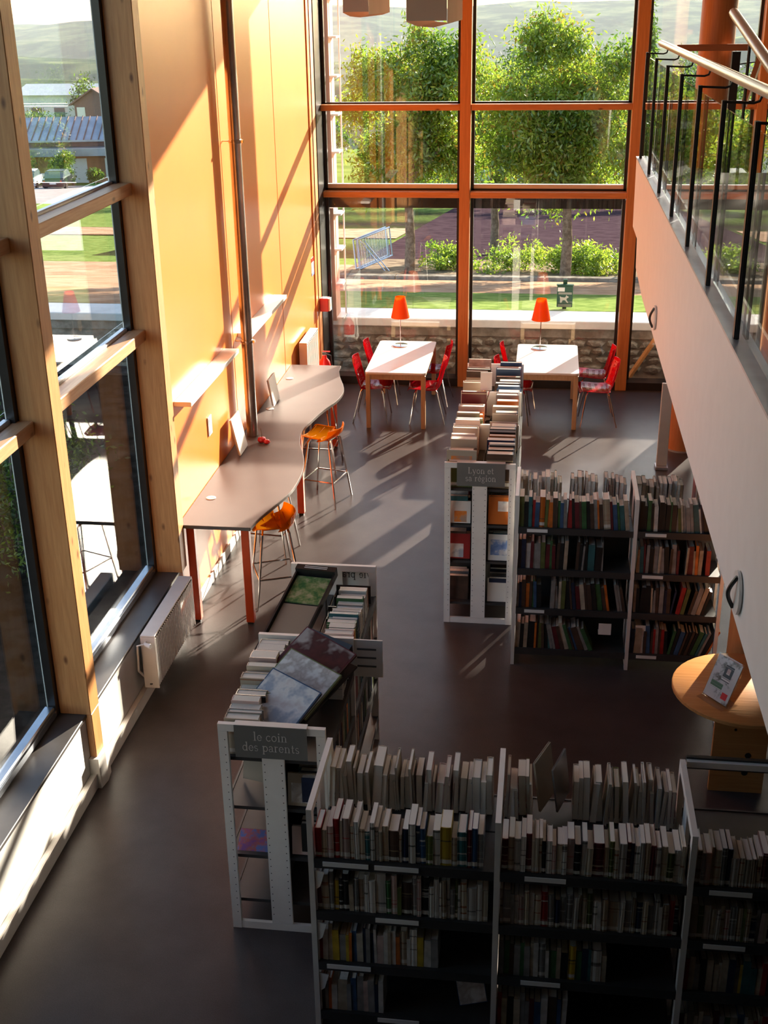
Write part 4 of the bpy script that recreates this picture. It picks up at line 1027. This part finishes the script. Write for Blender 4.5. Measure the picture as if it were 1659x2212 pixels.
album('picture_book', 'grey album with dark picture facing the viewer on region bookcase top', 'book', (-.30, 10.33, 1.40), .25, .27, .012, (D(84), 0, 0), 'cover_beige', (.6, .6, .2, .6, 'cover_black'))
album('picture_book', 'cream album with framed picture facing the viewer, nearest on region bookcase top', 'book', (-.62, 9.475, 1.415), .25, .30, .03, (D(80), 0, 0), 'cover_cream', (.7, .7, .8, .7, 'art_orange'))
t = album('booklet', 'pale blue booklet leaning in the empty part of the lowest foreground shelf', 'booklet', (-.24, 4.90, .24), .15, .20, .006, (D(74), D(-8), D(10)), 'cover_blue', (.95, .95, .95, .95, 'art_silver'))
album('picture_book', 'tall beige picture book leaning to a peak in the top rear row', 'book', (.10, 5.27, 1.335), .17, .36, .012, (D(90), D(-14), D(62)), 'cover_beige', None, 'books in the foreground bookcase')
album('picture_book', 'tall dark grey picture book leaning right of the peaked one', 'book', (.185, 5.275, 1.315), .16, .33, .010, (D(90), D(-16), D(66)), 'cover_grey', None, 'books in the foreground bookcase')
# white bookends
BE = []
for x, z, lb in ((-1.005, .79, 'second'), (-1.005, .46, 'third'), (-1.005, .12, 'lowest')):
    t = thing('bookend', 'white wedge bookend at the left end of the %s foreground shelf' % lb, 'bookend', (x, 4.775, z+.001), group='white bookends')
    MB().prism([(x-.018, z+.26), (x+.03, z+.25), (x+.006, z+.16), (x-.016, z+.14)], 'y', 4.756, 4.762).build('wedge', 'white_paper', t)
    MB().box(x-.018, x-.014, 4.762, 4.90, z+.001, z+.24).build('plate', 'white_metal', t)
for x, lb in ((.60, 'left'), (.89, 'right')):
    t = thing('bookend', 'pale bookend plate on the third shelf, %s bay of middle bookcase' % lb, 'bookend', (x, 8.74, .521), group='white bookends')
    MB().box(x-.05, x+.05, 8.72, 8.724, .30, .40).build('plate', 'white_paper', t); MB().box(x-.05, x+.05, 8.7245, 8.80, .30, .304).build('foot', 'white_paper', t)

# ------------------------------------------------------------------ round table with brochure stand
RX, RY, RZ = 1.45, 7.31, .72
t = thing('round_table', 'round orange brown plywood table on a panel base under the gallery', 'table', (RX, RY, 0))
MB().lathe([(.455,RZ-.035),(.47,RZ-.028),(.47,RZ-.006),(.462,RZ)], (RX,RY,0), 40).build('tabletop', 'ply', t, smooth=True)
MB().box(RX-.19, RX+.17, RY-.19, RY-.155, 0, RZ-.036).build('panel_leg', 'ply', t)
MB().box(RX-.04, RX, RY-.154, RY+.28, .02, RZ-.036).build('panel_leg', 'ply', t)
for x, z, r in ((RX+.05,.30,.022),(RX+.04,.16,.022),(RX-.06,.26,.010),(RX-.05,.50,.010)):
    n0 = MB().lathe([(r,0),(r,.002)], n=14); n0.v = [(x+v[0], RY-.1905-v[2], z+v[1]) for v in n0.v]; n0.build('bore_hole', 'black_plastic', t)
t = thing('brochure_stand', 'clear stand with a grey brochure showing a dark figure on the round table', 'brochure stand', (1.235, 7.10, RZ+.001)); t.rotation_euler = (0, 0, D(-52))
def BS(mb, nm, mm):
    o = mb.build(nm, mm); o.parent = t; return o
A_ = Vector((0, .42, .91)); N_ = Vector((0, -.91, .42))
def BO(u, v, d, hu, hv, hd): return MB().obox(Vector((u, 0, .012))+A_*v+N_*d, Vector((hu,0,0)), A_*hv, N_*hd)
BS(BO(0, .15, -.004, .115, .155, .002), 'acrylic_back', 'acrylic'); BS(MB().box(-.115, .115, -.05, .10, .0, .005), 'acrylic_foot', 'acrylic')
BS(BO(0, .15, .001, .105, .145, .002), 'brochure', 'art_brochure'); BS(BO(.02, .20, .0035, .035, .055, .0004), 'printed_figure', 'cover_black')
BS(BO(-.03, .10, .0035, .05, .022, .0004), 'printed_caption', 'cover_green'); BS(BO(.06, .055, .0035, .024, .022, .0004), 'printed_spot', 'red_paint'); BS(BO(.02, .215, .0042, .014, .02, .0003), 'printed_face', 'cover_pale pink')

# ------------------------------------------------------------------ gallery lights and hanging shades
for y, z, lb in ((4.95, 2.61, 'nearer round wall light on the gallery edge'), (9.80, 2.645, 'farther round wall light on the gallery edge')):
    t = thing('wall_light', lb, 'light', (.9, y, z), group='round lights on the gallery edge')
    a = MB().lathe([(.09,0),(.10,.006),(.10,.018)], n=24); a.v = [(.9195-v[2], y+v[0], z+v[1]) for v in a.v]; a.build('back_plate', 'white_metal', t, smooth=True)
    MB().tube([(.897, y+.06*math.sin(q), z+.085*math.cos(q)) if 0 else (.90-.03*math.sin(PI*i/10), y-.02*math.cos(PI*i/10)+.0, z+.085-.17*i/10) for i, q in ((i, i) for i in range(11))], .010, 8).build('curved_bar', 'black_plastic', t, smooth=True)
def shade(x0, x1, y0, y1, zb, zt, label, drop):
    t = thing('pendant_lamp', label, 'lamp', ((x0+x1)/2, (y0+y1)/2, zb), group='pendant lamps')
    xm = (x0+x1)/2; w_ = (x1-x0)/2
    # faceted trough: cross-section in x-z with curved lower lip towards the viewer
    sec = [(-w_, zt), (-w_, zb+.035), (-w_*.45, zb+.008), (w_*.35, zb), (w_, zb+.02), (w_, zt)]
    n = len(sec); vs = []; 
    for y, dz in ((y0, 0), (y1, drop)):
        for x, z in sec: vs.append((xm+x, y, z+dz))
    mb = MB(); mb.add(vs, [(i, i+1, n+i+1, n+i) for i in range(n-1)]); mb.build('shade_skin', 'shade', t)
    MB().box(xm-w_*.98, xm+w_*.98, y0+.004, y0+.012, zb+.04, zt).build('end_panel', 'shade', t)
    MB().box(xm-.05, xm+.05, y0+.1, y1-.1, zt-.05, zt).build('lamp_tray', 'white_metal', t)
    for y in (y0+.25, y1-.25): MB().tube([(xm, y, zt), (xm, y, ZC-.002)], .004, 6).build('wire', 'grey_steel', t)
shade(-.92, -.66, 8.2, 9.6, 4.885, 5.18, 'taupe angular pendant lamp nearest the middle mullion', .0)
shade(-1.60, -1.40, 9.9, 11.2, 4.925, 5.2, 'peach angular pendant lamp left of the taupe one', .0)

# ================================================================== OUTSIDE THINGS
def leaves(rs, centers, radii, n, size, droop=.5, flat=0):
    """leaf blades scattered round spray centres; returns a mesh builder"""
    cs = np.array(centers); k = rs.randint(0, len(cs), n)
    p = cs[k]+rs.normal(size=(n, 3))*np.array(radii)
    a = rs.normal(size=(n, 3)); a[:, 2] -= droop; a /= np.linalg.norm(a, axis=1)[:, None]
    b = np.cross(a, rs.normal(size=(n, 3))); b /= np.linalg.norm(b, axis=1)[:, None]
    s_ = size*rs.uniform(.6, 1.3, n)[:, None]; nn = np.cross(a, b)
    v0 = p; v1 = p+a*s_*.5+b*s_*.19+nn*s_*.05; v2 = p+a*s_; v3 = p+a*s_*.5-b*s_*.19+nn*s_*.05
    V = np.stack([v0, v1, v2, v3], 1).reshape(-1, 3)
    return V
def foliage(V, name, mats, parent, rs, probs):
    n = len(V)//4; me = bpy.data.meshes.new(name)
    me.vertices.add(len(V)); me.vertices.foreach_set('co', (V-np.array(wloc(parent))).astype(np.float32).ravel())
    me.loops.add(n*6); me.polygons.add(n*2)
    q = np.arange(n)*4; L = np.stack([q, q+1, q+2, q, q+2, q+3], 1).ravel()
    me.loops.foreach_set('vertex_index', L); me.polygons.foreach_set('loop_start', np.arange(n*2)*3); me.polygons.foreach_set('loop_total', np.full(n*2, 3))
    for m_ in mats: me.materials.append(M[m_])
    mi = np.repeat(rs.choice(len(mats), n, p=probs), 2); me.polygons.foreach_set('material_index', mi)
    me.update(calc_edges=True); me.validate()
    o = bpy.data.objects.new(name, me); COL.objects.link(o); o.parent = parent; o['kind'] = 'stuff'; return o
def tree(label, base, top, crown_c, crown_r, n, seed, mats=('leaf_a', 'leaf_b', 'leaf_autumn'), probs=(.55, .33, .12), size=.22, trunk=.11, gap=None, nspray=90, droop=.5, spr=.2, name='tree'):
    rs = np.random.RandomState(seed); t = thing(name, label, 'tree', base)
    bx, by, bz = base; cc = np.array(crown_c); cr = np.array(crown_r)
    MB().tube([(bx, by, bz-.1), (bx+.02, by, bz+.8), (bx-.03, by+.03, (bz+cc[2])/2), (cc[0], cc[1], cc[2])], [trunk*1.2, trunk, trunk*.8, trunk*.35], 9).build('trunk', 'bark', t, smooth=True)
    sp = []
    while len(sp) < nspray:
        if len(sp) % 16 == 0:
            u = rs.normal(size=3); u /= np.linalg.norm(u); lobe = cc+u*cr*rs.uniform(.25, .92)
        u = rs.normal(size=3); u /= np.linalg.norm(u)
        q = lobe+u*cr*np.array([.30, .30, .22])*rs.uniform(.3, 1); q[2] -= .1*cr[2]*np.linalg.norm((q-lobe)[:2])
        sp.append(q)
    br = 0
    for q in sp[:14]:
        m_ = (np.array([bx, by, bz+(cc[2]-bz)*.55])+q)/2+np.array([0, 0, .15])
        MB().tube([(bx-.02, by+.02, bz+(cc[2]-bz)*rs.uniform(.5, .8)), tuple(m_), tuple(q)], [trunk*.35, trunk*.2, trunk*.07], 5).build('branch', 'bark', t)
    V = leaves(rs, sp, (cr[0]*spr, cr[1]*spr, cr[2]*spr), n, size, droop)
    if gap is not None:   # leaves cut out along the sun's path so a beam reaches the round table
        Q = V.reshape(-1, 4, 3); c = Q.mean(1); keep = np.ones(len(c), bool)
        for g_, rad in gap:
            g_ = np.array(g_); d = np.array(SUN); w_ = c-g_; perp = w_-(w_@d)[:, None]*d; keep &= np.linalg.norm(perp, axis=1) > rad
        V = Q[keep].reshape(-1, 3)
    foliage(V, 'foliage', [m for m in mats], t, rs, probs); return t
tree('leafy tree behind the left bay of the far window', (-3.01, 27.2, gz(27.2)), 0, (-3.1, 27.3, 2.75), (1.8, 1.4, 1.95), 40000, 1, size=.115, nspray=430, spr=.085, droop=.7)
tree('broad leafy tree behind the middle bay of the far window', (.47, 26.4, gz(26.4)), 0, (.25, 26.6, 2.75), (2.15, 1.5, 2.1), 52000, 2, size=.115, nspray=560, spr=.08, droop=.7)
tree('yellowing leafy tree behind the glass balustrade', (3.4, 27.5, gz(27.5)), 0, (3.15, 27.5, 2.0), (1.35, 1.3, 1.9), 26000, 3, probs=(.4, .3, .3), size=.115, nspray=300, spr=.09, droop=.7)
tree('tall leafy tree to the right of the far window, out of frame', (11.2, 27.5, gz(27.5)), 0, (11.2, 27.0, 6.0), (3.5, 2.4, 3.0), 15000, 4, size=.34, trunk=.2, nspray=150,
     gap=[((1.0, 7.36, .72), .62)])
tree('slim tree close behind the first, half hidden at window centre', (-1.35, 33, gz(33)), 0, (-1.55, 33, 1.6), (1.2, 1.2, 1.9), 16000, 6, size=.13, nspray=200, spr=.1)
tree('round tree on the yard edge seen through the left window', (-20.5, 47, gz(47)), 0, (-20.3, 47, -.9), (1.5, 1.5, 1.6), 3500, 7, ('leaf_dark', 'leaf_a'), (.5, .5), .3) if 0 else None
for i, (x, y, rx, rz_, sd_, lb) in enumerate(((-2.1, 28.4, .55, .35, 11, 'low clipped hedge bush left of the middle mullion'), (-.55, 28.2, .8, .45, 12, 'pale green hedge bush under the broad tree, left one'), (.55, 28.0, .65, .42, 13, 'pale green hedge bush under the broad tree, middle one'), (1.25, 27.8, .6, .36, 14, 'pale green hedge bush under the broad tree, right one'))):
    rs = np.random.RandomState(sd_); t = thing('hedge_bush', lb, 'bush', (x, y, gz(y)), group='hedge bushes in the planting bed')
    sp = [np.array([x, y, gz(y)+rz_*.6])+rs.normal(size=3)*np.array([rx*.5, .35, rz_*.4]) for _ in range(30)]
    foliage(leaves(rs, sp, (rx*.16, .15, rz_*.18), 2600, .10, .0), 'foliage', ['leaf_b', 'leaf_a'], t, rs, (.7, .3))
    for k in range(3): MB().tube([(x+.12*(k-1), y, gz(y)-.02), (x+.2*(k-1), y, gz(y)+rz_*.8)], .015, 5).build('stem', 'bark', t)
for i, (x, y, rx, h_, lb) in enumerate(((-5.2, 10.6, .9, 1.3, 'dark shrub outside the left windows, farther one'), (-6.0, 8.2, 1.0, 1.5, 'dark shrub outside the left windows, middle one'), (-5.0, 6.2, .8, 1.2, 'dark shrub outside the left windows, nearest one'))):
    rs = np.random.RandomState(90+i); t = thing('shrub', lb, 'bush', (x, y, -.05))
    sp = [np.array([x, y, h_*.5])+rs.normal(size=3)*np.array([rx*.45, rx*.45, h_*.25]) for _ in range(40)]
    foliage(leaves(rs, sp, (rx*.14, rx*.14, h_*.10), 4000, .07, .2), 'foliage', ['leaf_dark', 'leaf_a'], t, rs, (.7, .3))
    for k in range(3): MB().tube([(x+.1*(k-1), y, -.06), (x+.25*(k-1), y+.1*k, h_*.8)], .02, 5).build('stem', 'bark', t)
# green dog sign dispenser
t = thing('dog_sign', 'green dispenser with a white dog picture on the grass verge', 'sign', (.33, 17.82, gz(17.82)))
z0 = gz(17.82)
MB().box(.30, .36, 17.86, 17.90, z0-.1, 1.20).build('post', 'sign_green', t)
MB().bev(.215, .445, 17.80, 17.859, .80, 1.12, .006).build('box', 'sign_green', t)
MB().box(.205, .455, 17.795, 17.865, 1.121, 1.135).build('lid', 'sign_green', t)
MB().box(.225, .325, 17.796, 17.7995, 1.035, 1.095).build('notice_sticker', 'white_paper', t)
for z in (1.012, .995, .832, .812): MB().box(.235, .43, 17.797, 17.7995, z, z+.008).build('white_line', 'letter', t)
dog = [(.262,.868),(.262,.93),(.255,.965),(.27,.955),(.285,.95),(.33,.945),(.345,.96),(.35,.985),(.36,.972),(.385,.96),(.385,.945),(.36,.935),(.355,.915),(.385,.868),(.365,.868),(.335,.905),(.30,.905),(.285,.868)]
MB().prism(dog, 'y', 17.797, 17.7995).build('dog_picture', 'letter', t)
# crowd barriers leaning together
for k, (dx, lb) in enumerate(((0, 'grey steel crowd barrier leaning in front, by the left tree'), (.10, 'grey steel crowd barrier leaning behind the first, by the left tree'))):
    t = thing('crowd_barrier', lb, 'barrier', (-4.1, 28.2, gz(28.2)), group='crowd barriers')
    a, b = Vector((-4.35+dx, 27.9, gz(28)+.03)), Vector((-3.72+dx, 28.9, gz(28.5)+.22)); upv = Vector((-.1, .25, .62))
    MB().tube([a, a+upv, b+upv, b, a], .022, 6).build('frame', 'alu', t)
    for i in range(1, 12): MB().tube([a+(b-a)*i/12, a+(b-a)*i/12+upv], .009, 5).build('bar', 'alu', t)
    MB().tube([a+upv*.9+(b-a)*.2, a+Vector((.75, -.2, -.05))], .014, 5).build('foot', 'alu', t)
t = thing('timber_prop', 'orange timber plank leaning on the stone wall outside', 'plank', (1.4, 16.85, 0))
MB().bar((1.22, 16.75, .0), (1.62, 16.93, .60), .07, .04).build('plank', 'rail_wood_x', t)
# houses and cars seen through the left window
def window_on(parent, p, ex, w_, h_, m='house_white', n=Vector((.36, -.93, 0))):
    p = Vector(p); ex = Vector(ex).normalized()
    MB().obox(p, ex*w_/2, Vector((0,0,h_/2)), n*.05).build('window', m, parent)
hs = thing('house', 'orange clad house with grey standing seam roof seen through left window', 'house', (-42, 107, gz(107)))
def HP(u, d, z): return Vector((-43.0, 105.0, 0))+Vector((.985, .17, 0))*u+Vector((-.17, .985, 0))*d+Vector((0,0,z))
def hbox(u0, u1, d0, d1, z0, z1, nm, m):
    c = HP((u0+u1)/2, (d0+d1)/2, (z0+z1)/2); return MB().obox(c, Vector((.985,.17,0))*(u1-u0)/2, Vector((-.17,.985,0))*(d1-d0)/2, Vector((0,0,(z1-z0)/2))).build(nm, m, hs)
hbox(-5, 8.5, .6, 9, -10.8, -7.4, 'wall', 'house_orange')
hbox(-5.5, 9.2, -.6, 9.5, -7.39, -6.75, 'canopy', 'zinc')
hbox(-5, 5.2, 1.2, 8, -6.74, -6.2, 'upper_wall', 'tile_brown')
rf = MB(); P_ = [HP(-5.5, .6, -6.15), HP(5.6, .6, -6.15), HP(5.0, 5.0, -4.55), HP(-5.5, 5.0, -4.55)]
rf.add(P_+[p-Vector((0,0,.15)) for p in P_], [(0,1,2,3),(7,6,5,4),(0,4,5,1),(1,5,6,2),(2,6,7,3),(3,7,4,0)]); rfo = rf.build('roof', 'zinc', hs)
for k in range(17):
    u = -5.2+.65*k; MB().bar(HP(u, .6, -6.10), HP(u-.03, 5.0, -4.5), .06, .10).build('roof_seam', 'tile_brown', rfo)
for u0, z0, z1, w_ in ((1.0, -9.9, -7.7, 1.7), (4.3, -9.4, -7.7, 1.6)): hbox(u0, u0+w_, .5, .598, z0, z1, 'window', 'house_white')
hbox(5.9, 9.5, -3, -2.6, -11, -9.3, 'garden_wall', 'road')
def car(label, x, y, z, m, rz):
    t = thing('car', label, 'car', (x, y, z), rz=rz)
    def L(mb, nm, mm, par=None, sm=False):
        o = mb.build(nm, mm, smooth=sm); o.parent = par or t; return o
    L(MB().prism([(-2.1,.32),(2.1,.32),(2.12,.62),(1.95,.82),(1.0,.92),(-1.3,.95),(-2.05,.90),(-2.14,.6)], 'y', -.84, .84), 'body', m)
    L(MB().prism([(-1.75,.955),(-1.25,1.40),(.15,1.42),(.95,.93)], 'y', -.74, .74), 'cabin', 'car_glass')
    L(MB().prism([(-1.22,1.405),(-1.15,1.45),(.08,1.46),(.18,1.42)], 'y', -.70, .70), 'roof', m)
    for sx in (-1.3, 1.3):
        for sy in (-.8, .8):
            w_ = MB().lathe([(.31,-.09),(.33,-.06),(.33,.06),(.31,.09)], n=16); w_.v = [(sx+v[0], sy+v[2], .33+v[1]) for v in w_.v]; L(w_, 'wheel', 'black_plastic', sm=True)
    L(MB().box(-2.16, -2.141, -.26, .26, .55, .66), 'number_plate', 'white_paper')
    for sy in (-.7, .62): L(MB().box(-2.15, -2.08, sy, sy+.12, .68, .84), 'tail_light', 'red_paint')
    return t
car('dark hatchback parked on the road before the orange clad house', -38.9, 95.5, gz(95.5)+.02, 'car_dark', D(98))
car('white car parked at the left of the dark hatchback', -41.8, 96.5, gz(96.5)+.02, 'car_white', D(100))
t = thing('farmhouse', 'long pale roofed building among trees on the far slope', 'house', (-60, 160, gz(160)))
MB().box(-68, -55, 158, 166, -13, -6.0).build('wall', 'house_white', t)
MB().prism([(-158+0, 0)]*0 or [(157, -6.0), (162, -4.9), (167, -6.0)], 'x', -69, -54).build('roof', 'concrete', t)
for k in range(4): MB().box(-67+3.1*k, -65.6+3.1*k, 157.9, 157.99, -9.6, -7.6).build('window', 'car_glass', t)
t = thing('barn', 'brown gabled barn on the green slope seen through left window', 'house', (-53, 150, gz(150)))
MB().prism([(-56.5,-9),(-56.5,-6.2),(-54,-4.6),(-51.5,-6.2),(-51.5,-9)], 'y', 146, 152).build('wall', 'tile_brown', t)
for s_ in (-1, 1): MB().bar((-54, 149, -4.5), (-54+s_*3.0, 149, -6.35), 7.0, .15).build('roof', 'tile_brown', t)
MB().box(-56.2, -55.2, 145.9, 145.98, -8.6, -6.6).build('door', 'house_white', t)
# white house on the right
t = thing('white_house', 'white gabled house seen between the balusters at right', 'house', (13, 72, gz(72)))
MB().prism([(9.2,-7),(9.2,-3.0),(10.6,-1.9),(12.0,-3.0),(12.0,-7)], 'y', 70, 78).build('wall', 'house_white', t)
for s_ in (-1, 1): MB().bar((10.6, 74, -1.8), (10.6+s_*1.75, 74, -3.15), 8.6, .12).build('roof', 'tile_brown', t)
MB().box(10.1, 11.0, 69.9, 69.99, -4.6, -3.4).build('window', 'car_glass', t)
for i, (x, y, w_, lb) in enumerate(((-4, 120, 9, 'white walled house low among the trees, behind left bay'), (4, 135, 11, 'white walled house low among the trees, behind middle bay'), (12, 150, 12, 'white walled house low among the trees, right of centre'))):
    t = thing('village_house', lb, 'house', (x, y, gz(y)), group='village houses beyond the trees')
    zb = gz(y)-.3; MB().box(x-w_/2, x+w_/2, y, y+8, zb, zb+5).build('wall', 'house_white', t)
    MB().prism([(y-.6, zb+4.9), (y+4, zb+7.4), (y+8.6, zb+4.9)], 'x', x-w_/2-.4, x+w_/2+.4).build('roof', 'tile_brown' if i else 'zinc', t)
    for k in range(3): MB().box(x-w_/2+1+k*w_/3.4, x-w_/2+2.1+k*w_/3.4, y-.08, y-.01, zb+2.4, zb+3.9).build('window', 'car_glass', t)
# background trees on the slopes, each of its own
rs0 = random.Random(21)
def far_tree(x, y, h, w_, label, mats, probs, sd_, n=1500, name='tree', base=None):
    z = gz(y) if base is None else base
    return tree(label, (x, y, z), 0, (x, y, z+h*.56), (w_, w_, h*.44), n, sd_, mats, probs, size=max(.24, h*.032), trunk=h*.02, nspray=110, spr=.13, name=name)
far_tree(8.8, 118, 15.5, 1.5, 'tall narrow poplar rising against the sky at right', ('leaf_dark', 'leaf_a'), (.6, .4), 31, 2600, 'poplar', -6)
FT = [(-40.5,100.5,3.6,1.5,'bushy tree before the orange clad house'), (-37.2,99,1.6,.9,'small bush beside the dark hatchback'), (-44.5,101,4.5,1.8,'tree left of the orange clad house'),
      (-41,124,6.5,3.0,'tree behind the grey roof, nearer one'), (-36.5,124,6,2.6,'tree behind the grey roof, right one'), (-58,136,9,3.6,'tree at left beyond the grey roof'), (-49,172,14,5,'large round tree before the far slope'),
      (-59,157,14,3.8,'large tree behind the brown barn'), (-73,150,9,4,'tree left of the long pale building'), (-76,178,13,6,'tree behind the long pale building'), (-58,200,15,6,'tall tree above the long pale building')]
rowlab = ['front', 'second', 'third', 'rearmost']
for j, (y0, n_, h0, dx, w0) in enumerate(((66, 8, 6.2, 4.6, 2.2), (88, 9, 8.6, 5.2, 2.7), (112, 9, 10.2, 6.4, 3.3), (190, 8, 12.0, 11, 5.2))):
    for k in range(n_):
        x = -9-.04*y0+dx*k+rs0.uniform(-.6, .6)-(y0*.06 if k == 0 else 0)
        FT.append((x, y0+rs0.uniform(-1.5, 1.5), h0*rs0.uniform(.82, 1.15), w0*rs0.uniform(.85, 1.0), '%s tree from the left in the %s line of trees beyond the yard' % (ORD(k+1), rowlab[j])))
for i, (x, y, h, w_, lb) in enumerate(FT):
    far_tree(x, y, h, w_, lb, ('leaf_dark', 'leaf_a'), (.6, .4), 50+i, 3600 if y < 130 else 2600)
t = thing('mast', 'thin dark mast on the slope at the top right', 'mast', (18, 110, gz(110)))
MB().tube([(18.3,110,gz(110)),(18.3,110,3.6)], .16, 8).build('pole', 'black_steel', t); MB().box(18.0,18.6,109.9,110.1,3.4,3.9).build('head', 'black_steel', t)
